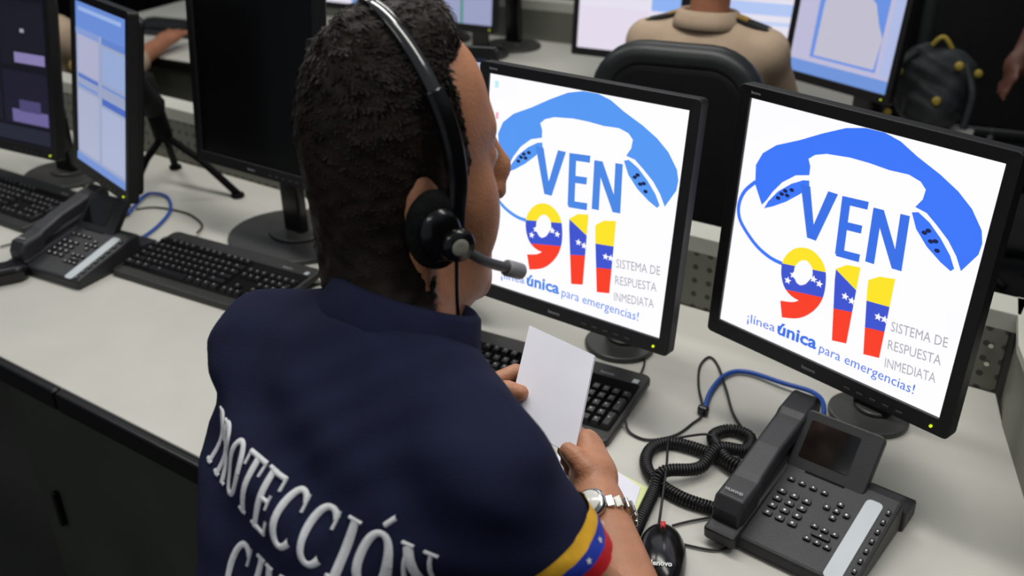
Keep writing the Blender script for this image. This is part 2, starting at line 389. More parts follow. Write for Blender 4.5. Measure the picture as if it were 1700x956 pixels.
def clipq(poly, a, b, c, sign):
    out = []
    for i in range(len(poly)):
        p, q = poly[i], poly[(i+1) % len(poly)]; dp = sign*(a*p[0]+b*p[1]+c); dq = sign*(a*q[0]+b*q[1]+c)
        if dp >= 0: out.append(p)
        if dp*dq < 0: t = dp/(dp-dq); out.append((p[0]+(q[0]-p[0])*t, p[1]+(q[1]-p[1])*t))
    return out
def strip2d(pts, wd):
    """quads along a 2-D polyline; wd a width or one per point"""
    out = []; n = len(pts); L = []
    for i in range(n):
        a = pts[max(0, i-1)]; b = pts[min(n-1, i+1)]; d = (b[0]-a[0], b[1]-a[1]); l = math.hypot(*d) or 1
        ww = (wd[i] if isinstance(wd, (list, tuple)) else wd)/2; L.append(((pts[i][0]-d[1]/l*ww, pts[i][1]+d[0]/l*ww), (pts[i][0]+d[1]/l*ww, pts[i][1]-d[0]/l*ww)))
    for p, q in zip(L, L[1:]): out.append([p[0], p[1], q[1], q[0]])
    return out
def logo(scr, T, wh, c_main, c_txt, icons=False):
    w, h = wh
    def U(u, v, e): return ((u-.5)*w, (.5-v)*h, e-.001)
    def part(name, polys, m, e, tri=False):
        bm = bmesh.new()
        for p in polys:
            if len(p) < 3: continue
            f = bm.faces.new([bm.verts.new(U(u, v, e)) for u, v in p])
        if tri: bmesh.ops.triangulate(bm, faces=bm.faces[:])
        for f in bm.faces:
            f.normal_update()
            if f.normal.z < 0: f.normal_flip()
        return obj(name, T(bm), m, scr)
    MB = glow('logo_blue_%d' % c_main[0], c_main, 1.0); MD = glow('logo_dark', (28, 40, 90), .8)
    MT = glow('logo_text_blue_%d' % c_txt[0], c_txt, 1.0)
    sm = lambda P: [(p.x, p.y) for p in smooth_path([(a, b, 0) for a, b in P], 4)]
    part('handset_graphic', [HS], MB, .0004, True)
    part('earpiece_graphic', [LC], MB, .0004, True); part('earpiece_graphic', [RC], MB, .0004, True)
    part('handset_cord_graphic', strip2d(sm(CORD), .016), MB, .0004)
    part('speaker_dots_graphic', [[(u+.011*math.cos(a), v+.008*math.sin(a)) for a in [PI*i/4 for i in range(8)]] for u, v in DOTS[:5]], MD, .0008)
    part('speaker_dots_graphic', [[(u+.011*math.cos(a), v+.008*math.sin(a)) for a in [PI*i/4 for i in range(8)]] for u, v in DOTS[5:]], MD, .0008)
    A = .036
    def E(a, b): return strip2d([a, b], A)[0]
    vv = [[(.275, .284), (.318, .284), (.378, .492), (.342, .492)], [(.395, .280), (.437, .280), (.382, .492), (.346, .492)]]
    ee = [E((.473, .280), (.488, .515)), [(.46, .280), (.562, .272), (.563, .303), (.46, .311)], [(.468, .378), (.556, .370), (.557, .402), (.468, .410)], [(.475, .493), (.570, .484), (.571, .516), (.475, .524)]]
    nn = [E((.602, .288), (.613, .503)), [(.585, .287), (.625, .285), (.738, .492), (.700, .494)], E((.706, .278), (.72, .493))]
    part('lettering', vv+ee+nn, MT, .0006)
    # 9 1 1 in three bands, cut by two slanting lines; the middle band carries the stars
    nine = sm(NINE); nw = [.052+.022*min(1, abs(i-len(nine)/2)/(len(nine)/2)) for i in range(len(nine))]
    shapes = [(strip2d(nine, nw), (.26, .636, .44, .606), (.29, .742, .44, .716)),
              ([[(.486, .575), (.528, .543), (.582, .534), (.588, .864), (.527, .877), (.522, .612), (.490, .622)]], (.5, .585, .6, .640), (.5, .742, .6, .722)),
              ([[(.622, .572), (.662, .542), (.722, .530), (.728, .866), (.664, .878), (.660, .606), (.626, .616)]], (.64, .655, .735, .645), (.65, .765, .735, .750))]
    cols = [glow('digit_yellow', (250, 226, 40), 1.0), glow('digit_blue', (62, 84, 205), 1.0), glow('digit_red', (246, 62, 38), 1.0)]
    for quads, l1, l2 in shapes:
        def ln(l): a = l[3]-l[1]; b = -(l[2]-l[0]); return a, b, -(a*l[0]+b*l[1])
        la, lb = ln(l1), ln(l2); bands = [[], [], []]
        for q in quads:
            bm = bmesh.new(); fs = []
            if len(q) > 4:
                bm.faces.new([bm.verts.new((x, y, 0)) for x, y in q]); bmesh.ops.triangulate(bm, faces=bm.faces[:]); fs = [[(v.co.x, v.co.y) for v in f.verts] for f in bm.faces]
            else: fs = [q]
            bm.free()
            for t in fs:
                bands[0].append(clipq(t, *la, 1)); mid = clipq(t, *la, -1)
                if mid: bands[1].append(clipq(mid, *lb, 1)); bands[2].append(clipq(mid, *lb, -1))
        for k in range(3): part('digit_graphic', bands[k], cols[k], .0006)
    stars = [(.292, .700), (.312, .668), (.402, .652), (.430, .662), (.545, .672), (.575, .680), (.690, .702), (.716, .702)]
    MW = glow('screen_white', (250, 249, 254), 1.0)
    def star(u, v, r): return [(u+r*(1 if i % 2 == 0 else .45)*math.sin(PI*i/5), v-r*(1 if i % 2 == 0 else .45)*math.cos(PI*i/5)) for i in range(10)]
    for u, v in stars: part('star_graphic', [star(u, v, .017)], MW, .0009, True)
    def line(s, u0, v0, u1, v1, ht, m, bold=0.0, nm='lettering'):
        a = Vector(U(u0, v0, .0007)); b = Vector(U(u1, v1, .0007)); d = b-a; ang = math.atan2(d.y, d.x)
        bm = bmesh.new(); add_text(bm, s, ht*h, Matrix.Translation(a) @ Matrix.Rotation(ang, 4, 'Z'), bold, d.length)
        obj(nm, T(bm), m, scr)
    G = glow('logo_grey_text', (168, 168, 176), 1.0)
    for s, a, b in (('SISTEMA DE', (.748, .738), (.962, .716)), ('RESPUESTA', (.752, .815), (.955, .793)), ('INMEDIATA', (.756, .893), (.952, .870))): line(s, *a, *b, .042, G)
    line('¡línea', .136, .958, .272, .948, .043, MT)
    line('única', .284, .950, .468, .944, .058, MT, .03)
    line('para emergencias!', .482, .950, .885, .952, .044, MT)
    if icons:
        part('desktop_icon', [[(.03, .03), (.05, .03), (.05, .06), (.03, .06)]], glow('icon_cyan', (190, 235, 245)), .0006)
        part('desktop_icon', [[(.045, .17), (.06, .17), (.06, .2), (.045, .2)]], glow('icon_pink', (245, 170, 190)), .0006)

SW = glow('screen_white_panel', (250, 249, 254), 1.0)
m1 = monitor('black monitor with the blue telephone logo, half covered by the seated man in front', -.621, 1.044, .295, -.03, .145, .301, .301, SW, stand=(0, .15), base_r=.05)
logo(m1[1], m1[2], m1[3], (84, 150, 240), (74, 134, 226), True)
m2 = monitor('black monitor with the blue telephone logo, rightmost, standing behind the desk phone', -.269, 1.069, .303, -.25, .074, .310, .301, SW, stand=(0, .15), base_r=.05)
logo(m2[1], m2[2], m2[3], (60, 118, 246), (58, 112, 228))

# left group
def ui_polys(scr, T, wh, items, e=.0004):
    w, h = wh
    for nm, u0, v0, u1, v1, c in items:
        bm = bmesh.new(); bm.faces.new([bm.verts.new(((u-.5)*w, (.5-v)*h, e-.001)) for u, v in ((u0, v1), (u1, v1), (u1, v0), (u0, v0))]); e += .00015
        obj(nm, T(bm), glow('ui_%d_%d_%d' % c, c, 1.0), scr)
m4 = monitor('black monitor with blue-grey list windows on its screen, left of the switched-off one', -1.61, 1.019, .297, -.25, .2, .238, .301, glow('screen_blue_grey', (150, 160, 190)), stand=(0, .10), logo=False, base=False)
ui_polys(m4[1], m4[2], m4[3], [('window_pane', 0, 0, 1, .16, (104, 138, 210)), ('window_pane', .06, .03, .9, .055, (150, 176, 224)), ('window_pane', .0, .16, .48, .2, (130, 152, 206)), ('window_pane', .53, .16, 1, .2, (96, 128, 200)),
    ('window_pane', .04, .2, .46, .43, (170, 172, 200)), ('window_pane', .54, .22, .98, .42, (146, 166, 208)), ('window_pane', .04, .44, .46, .462, (84, 114, 190)), ('window_pane', .04, .50, .46, .52, (120, 144, 202)),
    ('window_pane', .54, .44, 1, .455, (110, 138, 200)), ('window_pane', .54, .52, 1, .56, (74, 104, 186)), ('window_pane', .04, .54, .47, .93, (168, 174, 200)), ('window_pane', .53, .58, .98, .93, (166, 176, 206)), ('window_pane', 0, .95, 1, 1, (112, 142, 206))])
# its easel-like stand behind
bm = bmesh.new(); inv = m4[0].matrix_basis.inverted()
mv = lambda P: [tuple(inv @ Vector(p)) for p in P]
tube(bm, mv([(-1.63, 1.09, .30), (-1.70, 1.16, .25), (-1.745, 1.215, .20)]), .028, 10); tube(bm, mv([(-1.755, 1.215, .26), (-1.765, 1.235, .17), (-1.775, 1.25, .115)]), .020, 10); obj('stand_neck', bm, BLKM, m4[0], True)
for e in ((-1.605, 1.285, .008), (-1.86, 1.325, .008), (-1.80, 1.16, .008)):
    bm = bmesh.new(); tube(bm, mv([(-1.775, 1.25, .12), tuple(Vector((-1.775, 1.25, .12)).lerp(Vector(e), .5)+Vector((0, 0, .012))), e]), .008, 8); cyl(bm, mv([e])[0], mv([(e[0], e[1], .001)])[0], .014, n=12); obj('stand_leg', bm, BLKM, m4[0], True)
m0 = monitor('black monitor with four dark camera pictures, at the left edge of the photograph', -2.03, 1.07, .273, .099, .2, .30, .301, glow('screen_cctv_dark', (16, 16, 26)), logo=False, stand=(0, .10))
ui_polys(m0[1], m0[2], m0[3], [('camera_picture', .02, .03, .49, .46, (22, 22, 34)), ('camera_picture', .52, .03, .98, .46, (20, 21, 32)), ('camera_picture', .02, .5, .49, .86, (24, 24, 38)), ('camera_picture', .52, .5, .98, .86, (26, 24, 42)),
    ('picture_highlight', .28, .2, .42, .30, (66, 78, 120)), ('picture_highlight', .66, .37, .97, .44, (132, 122, 170)), ('picture_highlight', .60, .76, .97, .85, (104, 96, 146)), ('picture_highlight', .68, .69, .9, .77, (70, 66, 108)), ('picture_highlight', .36, .62, .46, .72, (110, 102, 150)), ('picture_highlight', .74, .21, .78, .235, (150, 150, 170)), ('picture_highlight', .02, .88, .98, .98, (34, 36, 52))])
m3 = monitor('tall black switched-off monitor directly left of the seated man', -1.355, 1.16, .335, 0, .12, .30, .33, OFFM, stand=(.005, .05), base_r=.12, stand_w=.05, led=False)
m5 = monitor('black monitor hidden behind the head of the seated man, showing window stripes', -.972, 1.105, .262, .33, .12, .275, .34, glow('screen_dim', (30, 34, 48)), stand=(0, .10), logo=False)
ui_polys(m5[1], m5[2], m5[3], [('window_pane', .02, .02, .98, .10, (178, 182, 200)), ('window_pane', 0, .3, .4, .7, (60, 64, 84)), ('window_pane', 0, .80, .6, .835, (176, 182, 220)), ('window_pane', 0, .875, .6, .905, (186, 190, 224)), ('window_pane', 0, .94, .6, .985, (170, 176, 220))])

# ================================================================ keyboards
def keyboard(label, x, y, yaw, w=.365, d=.165):
    root = empty('keyboard', (x, y, 0), yaw, label=label, cat='keyboard', group=None)
    sl = math.atan(.012/d)
    Rx = Matrix.Rotation(sl, 4, 'X'); up = Matrix.Translation((0, 0, .014)) @ Rx
    bm = bmesh.new(); prism(bm, rrect(w, d, .012), -.009, .004, up)
    case = obj('case', bm, CASEM, root, bevel=.003)
    bm = bmesh.new(); prism(bm, rrect(w*.965, .112, .004, 3, 0, -.004), .004, .0048, up); obj('key_well', bm, BLKM, case)
    u = w*.955/22.6; v = .112/6.6
    x0 = -w*.955/2; yt = .048
    def key(cx, row, kw=1, kh=1, fy=0):
        px = x0+(cx+kw/2)*u; py = yt-(row+kh/2)*v-(0.25*v if row > 0 else 0)
        g = bmesh.new(); a, b = (kw*u-.0016)/2, (kh*v-.0018)/2
        lo = [(-a, -b), (a, -b), (a, b), (-a, b)]; c, e = a-.0022, b-.0022
        L = [g.verts.new((px+i, py+j, .0045)) for i, j in lo]; H = [g.verts.new((px+i, py+j+.0006, .0115)) for i, j in ((-c, -e), (c, -e), (c, e), (-c, e))]
        g.faces.new(H); [g.faces.new((L[i], L[(i+1) % 4], H[(i+1) % 4], H[i])) for i in range(4)]
        for q in g.verts: q.co = up @ q.co
        o = obj('key', g, KEYM, root, bevel=.0005, seg=1)
        g = bmesh.new(); s = min(c, e)*.55; vs = [g.verts.new(up @ Vector((px-c*.55+i*s, py+e*.1+j*s, .01155))) for i, j in ((0, 0), (1, 0), (1, 1.1), (0, 1.1))]; g.faces.new(vs)
        obj('key_legend', g, GREYTXT, o)
    key(0, 0)
    for k in range(12): key(1.8+k+(k//4)*.45, 0)
    for k in range(13): key(k, 1)
    key(13, 1, 2); key(0, 2, 1.5)
    for k in range(12): key(1.5+k, 2)
    key(13.5, 2, 1.5); key(0, 3, 1.75)
    for k in range(11): key(1.75+k, 3)
    key(12.75, 3, 2.25); key(0, 4, 2.25)
    for k in range(10): key(2.25+k, 4)
    key(12.25, 4, 2.75); cx = 0
    for kw in (1.5, 1.25, 1.25, 6, 1.25, 1.25, 1.25, 1.25): key(cx, 5, kw); cx += kw
    for k in range(3): key(15.4+k, 1); key(15.4+k, 2)
    key(16.4, 4); [key(15.4+k, 5) for k in range(3)]
    for r in range(1, 5):
        for k in range(3): key(18.7+k, r)
    key(18.7, 5, 2); key(20.7, 5); key(21.7, 1); key(21.7, 2, 1, 2); key(21.7, 4, 1, 2)
    bm = bmesh.new(); add_text(bm, 'lenovo', .006, up @ Matrix.Translation((w*.30, .058, .0046)), .02); obj('logo_lettering', bm, GREYTXT, case)
    obj('badge', bx((0, 0, 0), (.009, .009, .001)), STRIP, case, loc=up @ Vector((w*.455, .058, .005)), rot=(sl, 0, 0))
    return root
def move_copy(src, x, y, yaw, label):
    c = copy_tree(src); c.location = (x, y, src.location.z); c.rotation_euler = (0, 0, yaw); c['label'] = label; return c
k1 = keyboard('black full-size keyboard between the left desk phone and the seated man', -1.345, 1.000, .08)
move_copy(k1, -2.01, 1.00, .03, 'black keyboard cut by the left edge of the photograph, below the camera-picture monitor')
move_copy(k1, -.693, 1.006, .09, 'black full-size keyboard under the notepad the seated man holds')

# ================================================================ desk phones
def desk_phone(label, x, y, yaw):
    r = empty('desk_phone', (x, y, 0), yaw, label=label, cat='phone')
    # wedge body: outline in (y,z), pulled along x
    def wedge(pts, xa, xb):
        g = bmesh.new(); a = [g.verts.new((xa, p, q)) for p, q in pts]; b = [g.verts.new((xb, p, q)) for p, q in pts]; n = len(pts)
        g.faces.new(a); g.faces.new(b[::-1]); [g.faces.new((a[i], b[i], b[(i+1) % n], a[(i+1) % n])) for i in range(n)]
        bmesh.ops.recalc_face_normals(g, faces=g.faces[:]); return g
    body = obj('body', wedge([(-.100, .002), (-.100, .0195), (.035, .05), (.05, .05), (.05, .002)], -.09, .088), PHM, r, bevel=.004)
    obj('rear_foot', wedge([(.045, .001), (.045, .03), (.085, .024), (.085, .001)], -.06, .092), PHM, r, bevel=.003)
    sl = math.atan2(.034, .15)
    F = Matrix.Translation((0, -.115, .0162)) @ Matrix.Rotation(sl, 4, 'X')     # the face's own plane
    # display block, tilted up more steeply
    D = Matrix.Translation((-.003, .028, .052)) @ Matrix.Rotation(math.radians(48), 4, 'X')
    g = bmesh.new(); prism(g, rrect(.098, .076, .006, 3, .0, .03), -.014, 0, D); disp = obj('display_block', g, PHM, r, bevel=.002)
    g = bmesh.new(); prism(g, rrect(.062, .048, .002, 3, -.008, .032), .0, .0008, D); obj('display_glass', g, LCDM, disp)
    def fkey(cx, cy, kw, kh, nm='key', m=KEYM, h=.003, lit=True):
        g = bmesh.new(); prism(g, rrect(kw, kh, min(kw, kh)*.3, 3, cx, cy), 0, h, F); o = obj(nm, g, m, r, bevel=.0006)
        if lit:
            g = bmesh.new(); s = min(kw, kh)*.16; prism(g, [(cx-s, cy-s), (cx+s, cy-s), (cx+s, cy+s), (cx-s, cy+s)], h, h+.0002, F); obj('key_legend', g, WHTXT, o)
    for i in range(4): fkey(-.035+.014*i, .122, .009, .006)
    for a in range(3):
        for b in range(4): fkey(-.036+.0155*a, .100-.0125*b, .011, .0078)
    for dx, dy in ((0, 0), (.012, 0), (-.012, 0), (0, .011), (0, -.011)): fkey(.030+dx, .104+dy, .008, .007)
    for i in range(3): fkey(.018+.012*i, .072, .009, .006); fkey(.018+.012*i, .052, .009, .006)
    fkey(.030, .062, .022, .006)
    fkey(-.002, .142, .05, .003, 'face_slot', BLKM, .0006, False)
    fkey(.062, .078, .020, .125, 'label_strip', STRIP, .0012, False)
    for i in range(8): fkey(.080, .023+.0155*i, .005, .008)
    g = bmesh.new(); box(g, (-.067, .0, .036), (.040, .20, .02)); obj('cradle', g, PHM, r, bevel=.004, rot=(sl*.7, 0, 0), loc=(0, -.01, -.004))
    # handset: loft along y
    g = bmesh.new(); rings = []
    for yy, zz, hw, hh in ((-.100, .036, .017, .010), (-.090, .043, .0195, .018), (-.055, .049, .0195, .017), (-.045, .058, .018, .012), (.0, .072, .017, .0115), (.055, .082, .018, .012), (.065, .080, .0195, .018), (.103, .084, .0195, .018), (.112, .082, .017, .010)):
        rings.append([g.verts.new((-.068+px*hw, yy, zz+py*hh)) for px, py in ((-1, -.75), (-.85, -1), (.85, -1), (1, -.75), (1, .7), (.8, 1), (-.8, 1), (-1, .7))])
    for a, b in zip(rings, rings[1:]): [g.faces.new((a[i], a[(i+1) % 8], b[(i+1) % 8], b[i])) for i in range(8)]
    g.faces.new(rings[0][::-1]); g.faces.new(rings[-1]); bmesh.ops.recalc_face_normals(g, faces=g.faces[:])
    hs = obj('handset', g, PHM, r, bevel=.0025)
    g = bmesh.new(); add_text(g, 'HUAWEI', .0042, Matrix.Translation((-.079, -.084, .0645)) @ Matrix.Rotation(math.radians(8), 4, 'X'), .02); obj('logo_lettering', g, GREYTXT, hs)
    return r
ph = desk_phone('black desk phone with display and pale label strip in front of the rightmost monitor', -.226, .955, -.09)
p0 = move_copy(ph, -1.612, .925, .10, 'black desk phone at the left between two keyboards, seen from its side')
def coil(name, pts, parent, r=.0066, pitch=.0042, wire=.0021):
    P = smooth_path(pts, 10); L = [0]
    for a, b in zip(P, P[1:]): L.append(L[-1]+(b-a).length)
    tot = L[-1]; N = int(tot/pitch*10); out = []; up = Vector((0, 0, 1)); j = 0
    for i in range(N+1):
        s = tot*i/N
        while j < len(L)-2 and L[j+1] < s: j += 1
        t = (s-L[j])/max(1e-9, L[j+1]-L[j]); p = P[j].lerp(P[j+1], t); d = (P[j+1]-P[j]).normalized(); sd = d.cross(up).normalized(); u2 = sd.cross(d)
        a = 2*PI*s/pitch; out.append(p+(sd*math.cos(a)+u2*math.sin(a))*r)
    bm = bmesh.new(); tube(bm, out, wire, 5); return obj(name, bm, BLKC, parent, True)
offM = ph.matrix_basis.inverted(); 
cz = .009
cord = [(-.30, .895, .02), (-.322, .903, cz), (-.373, .898, cz), (-.417, .911, cz), (-.443, .937, cz), (-.449, .971, cz), (-.429, .994, cz), (-.379, .998, cz), (-.334, .985, cz)]
coil('handset_cord', [tuple(offM @ Vector(p)) for p in cord], ph)
cord = [(-.30, .99, .012), (-.345, .985, .018), (-.372, 1.006, .016), (-.392, 1.035, .010), (-.378, 1.062, cz), (-.35, 1.06, cz), (-.345, 1.03, cz), (-.37, .998, .022), (-.377, .957, .014), (-.408, .916, .022), (-.407, .888, cz), (-.397, .835, cz), (-.388, .79, cz)]
coil('handset_cord', [tuple(offM @ Vector(p)) for p in cord], ph)
cord = [(-1.685, .845, .02), (-1.69, .81, cz), (-1.70, .80, cz)]
# the left phone's spare receiver end on the desk
g = bmesh.new(); prism(g, rrect(.05, .12, .02, 5), .001, .03, Matrix.Translation((-1.675, .77, 0)) @ Matrix.Rotation(-.5, 4, 'Z'))
obj('computer_mouse', g, BLKG, bevel=.009, seg=4, label='black mouse at the left edge of the photograph beside the left desk phone', cat='mouse')
cable('phone_cable', [(-1.803, .859, .004), (-1.788, .90, .004), (-1.75, .93, .004), (-1.70, .96, .008)], .0018, BLKC, label='thin black cable running off the left edge beside the left desk phone', cat='cable')

# ================================================================ mouse and cables
def mouse(label, x, y, yaw):
    r = empty('computer_mouse', (x, y, 0), yaw, label=label, cat='mouse')
    s = Sculpt((-.034, -.062, -.002), (.034, .062, .045), .0016)
    s.ell((0, -.012, .006), (.0265, .046, .028), k=.01); s.ell((0, .018, .006), (.025, .036, .020), k=.015); s.plane_cut((0, 0, .001), (0, 0, -1))
    V, F = s.mesh(); b = mesh_obj('shell', V, F, BLKG, r)
    g = bmesh.new(); tube(g, [(0, .045, .0195), (0, .03, .0275), (0, .012, .0315)], .0011, 6); obj('button_split', g, BLKM, b)
    g = bmesh.new(); cyl(g, (-.003, .034, .0235), (.003, .034, .0235), .0065, n=16); obj('scroll_wheel', g, mat('red_rubber', (190, 40, 50), .5, noise=.1), r, True)
    g = bmesh.new(); add_text(g, 'lenovo', .0062, Matrix.Translation((-.013, -.037, .0308)) @ Matrix.Rotation(.42, 4, 'X'), .03); obj('logo_lettering', g, WHTXT, b)
    return r
ms = mouse('black mouse with red wheel beside the right desk phone', -.347, .792, .46)
Lm = ms.matrix_basis.inverted()
cable('mouse_cord', [tuple(Lm @ Vector(p)) for p in ((-.370, .828, .018), (-.378, .848, .012), (-.405, .918, .026), (-.428, .97, .026), (-.435, .995, .012), (-.40, 1.018, .02), (-.385, 1.02, .02))], .0017, BLKC, ms)
cable('network_cable', [(-.427, 1.083, .005), (-.441, 1.137, .006), (-.44, 1.19, .006), (-.417, 1.214, .006), (-.359, 1.208, .010), (-.311, 1.201, .014), (-.284, 1.16, .02), (-.262, 1.06, .02)], .0036, BLUEC, label='blue network cable looping behind the right desk phone', cat='cable')
cable('network_cable', [(-1.596, 1.03, .006), (-1.617, 1.085, .006), (-1.66, 1.15, .006), (-1.727, 1.195, .006), (-1.775, 1.185, .006), (-1.747, 1.13, .006), (-1.718, 1.089, .006)], .0032, BLUEC, label='blue network cable looping behind the left desk phone', cat='cable')
cable('keyboard_cable', [(-.507, 1.00, .012), (-.494, .989, .004), (-.466, .988, .003), (-.44, 1.016, .003), (-.431, 1.055, .003), (-.429, 1.085, .005), (-.462, 1.142, .004), (-.484, 1.195, .003), (-.483, 1.227, .003), (-.461, 1.21, .003), (-.422, 1.148, .010), (-.388, 1.1, .004), (-.335, 1.05, .006), (-.31, 1.03, .01)], .0019, BLKC, label='thin black cable curling between the middle keyboard and the right desk phone', cat='cable')
g = bmesh.new(); box(g, (-.429, 1.085, .008), (.016, .010, .014)); obj('cable_clip', g, BLKG, bevel=.003, label='small black clip bundling the cables left of the right desk phone', cat='clip')
cable('thin_cable', [(-.363, .852, .003), (-.345, .875, .003), (-.319, .899, .003), (-.298, .894, .003), (-.289, .866, .003), (-.302, .842, .003), (-.338, .830, .003)], .0015, BLKC, label='thin black cable looping between the mouse and the right desk phone', cat='cable')
cable('monitor_cable', [(-.578, 1.198, .003), (-.556, 1.15, .003), (-.545, 1.105, .008), (-.55, 1.085, .012)], .0016, BLKC, label='thin black cable running down to the keyboard below the middle logo monitor', cat='cable')
cable('monitor_cable', [(-1.733, 1.12, .003), (-1.703, 1.15, .003), (-1.623, 1.163, .003), (-1.552, 1.142, .003), (-1.515, 1.10, .01)], .0018, BLKC, label='thin grey cable curving behind the keyboard left of the seated man', cat='cable')
cable('monitor_cable', [(-1.19, 1.05, .012), (-1.175, 1.07, .003), (-1.159, 1.104, .003), (-1.194, 1.144, .003)], .002, BLKC, label='black cable loop beside the round base of the switched-off monitor', cat='cable')
cable('monitor_cable', [(-1.783, 1.127, .003), (-1.75, 1.12, .003), (-1.73, 1.10, .003), (-1.717, 1.082, .003), (-1.70, 1.03, .003)], .0015, BLKC, label='thin cable hanging below the blue-grey list monitor', cat='cable')
cable('keyboard_cable', [(-2.067, 1.10, .003), (-2.004, 1.123, .003), (-1.937, 1.139, .003), (-1.87, 1.12, .003), (-1.80, 1.13, .003)], .0016, BLKC, label='thin black cable behind the keyboard at the left edge', cat='cable')

# papers under the arm
def sheet(name, cs, t, m, z, **k):
    g = bmesh.new(); prism(g, cs, z, z+t); return obj(name, g, m, **k)
sheet('paper_sheet', [(-.56, .92), (-.415, .90), (-.375, .765), (-.52, .76)], .001, YPAPER, .0005, label='yellow-green sheet lying under the white sheet beside the mouse cord', cat='paper')
sheet('paper_sheet', [(-.56, .935), (-.428, .895), (-.392, .77), (-.53, .765)], .0008, PAPER, .0018, label='white sheet lying on the desk under the watch', cat='paper')
# ================================================================ second row of desks
r2 = empty('facing_desk', (-1.75, 2.05, FL), .10, label='light grey desk across the aisle behind, with monitors and a dark front panel', cat='desk')
inv2 = r2.matrix_basis.inverted()
g = bmesh.new(); prism(g, [(-1.55, 0), (1.42, 0), (1.42, .36), (1.16, .38), (1.02, .72), (-1.55, .72)], -FL-.027, -FL); obj('desktop', g, DESK, r2, bevel=.002)
obj('edge_strip', bx((-.065, -.007, -FL-.015), (2.97, .014, .03)), EDGE, r2, bevel=.004)
obj('modesty_panel', bx((-.08, .06, -FL/2-.02), (2.9, .02, -FL-.06)), PANEL, r2)
obj('back_panel', bx((-.27, .71, -FL+.05), (2.55, .02, .10)), PANEL, r2)
obj('panel_ledge', bx((-.27, .725, -FL+.115), (2.57, .055, .03)), LEDGE, r2)
for lx_, ly_ in ((-1.5, .6), (1.38, .28)): obj('desk_leg', bx((lx_, .04+ly_/2, -FL/2-.015), (.04, ly_, -FL-.03)), CAB, r2)
SWF = glow('screen_soft_white', (226, 222, 236)); SBL = glow('screen_far_blue', (150, 156, 190))
f1 = monitor('far monitor with a plain white screen, left of the seated person in beige', -1.26, 2.40, .262, .12, .12, .29, .30, SWF, logo=False, buttons=False, stand=(0, .10))
ui_polys(f1[1], f1[2], f1[3], [('window_pane', .72, 0, 1, .62, (140, 176, 238)), ('window_pane', .0, .62, .7, 1, (224, 216, 232))])
f2 = monitor('far monitor with pale window rows, right of the seated person in beige', -.945, 2.41, .262, .12, .12, .27, .30, SWF, logo=False, buttons=False, stand=(0, .10))
ui_polys(f2[1], f2[2], f2[3], [('window_pane', .02, .45, .98, .55, (176, 196, 240)), ('window_pane', .02, .28, .98, .4, (206, 208, 236)), ('window_pane', .02, .6, .98, .63, (190, 205, 240))])
f3 = monitor('far monitor showing a blue map with a pale land shape', -.648, 2.30, .29, -.36, .12, .28, .29, glow('screen_map_grey', (186, 184, 212)), logo=False, buttons=False, stand=(0, .11))
ui_polys(f3[1], f3[2], f3[3], [('map_sea', .2, .02, .86, .86, (104, 142, 222)), ('window_pane', .0, .9, 1, 1, (110, 146, 214)), ('window_pane', .9, .0, 1, .88, (172, 184, 224))])
g = bmesh.new(); wF, hF = f3[3]
f = g.faces.new([g.verts.new(((u-.5)*wF, (.5-v)*hF, .0002)) for u, v in ((.24, .84), (.84, .84), (.86, .6), (.8, .5), (.74, .36), (.66, .3), (.56, .34), (.5, .28), (.4, .33), (.3, .28), (.25, .42))][::1])
bmesh.ops.triangulate(g, faces=g.faces[:]); obj('map_land', f3[2](g), glow('map_land_grey', (190, 188, 204)), f3[1])
fa = monitor('small far monitor with white and blue windows at the top, left of three', -2.31, 2.42, .27, .1, .12, .25, .28, SWF, logo=False, buttons=False)
ui_polys(fa[1], fa[2], fa[3], [('window_pane', .6, 0, 1, 1, (120, 160, 214)), ('window_pane', .76, .8, .84, 1, (200, 140, 160))])
fb = monitor('far dark monitor with a bluish bar directly above the head of the seated man', -2.06, 2.53, .27, .1, .12, .2, .28, glow('screen_far_dark', (30, 34, 60)), logo=False, buttons=False)
ui_polys(fb[1], fb[2], fb[3], [('window_pane', 0, .85, 1, 1, (150, 170, 214)), ('window_pane', .4, .6, .95, .82, (190, 140, 110))])
fc = monitor('far grey-blue monitor at the top, just right of the hair of the seated man', -1.83, 2.42, .26, .12, .12, .2, .28, SBL, logo=False, buttons=False)
ui_polys(fc[1], fc[2], fc[3], [('window_pane', .45, 0, .5, 1, (80, 140, 130))])
fd = monitor('far black switched-off monitor on a tall neck left of the white screen', -1.80, 2.56, .38, .1, .12, .2, .24, OFFM, logo=False, buttons=False, led=False)
pf = move_copy(ph, -2.76, 2.30, .3, 'far desk phone on the desk across the aisle, at the upper left'); pf.location.z = 0
move_copy(k1, -2.95, 2.22, .2, 'far black keyboard at the upper left behind the list monitor')

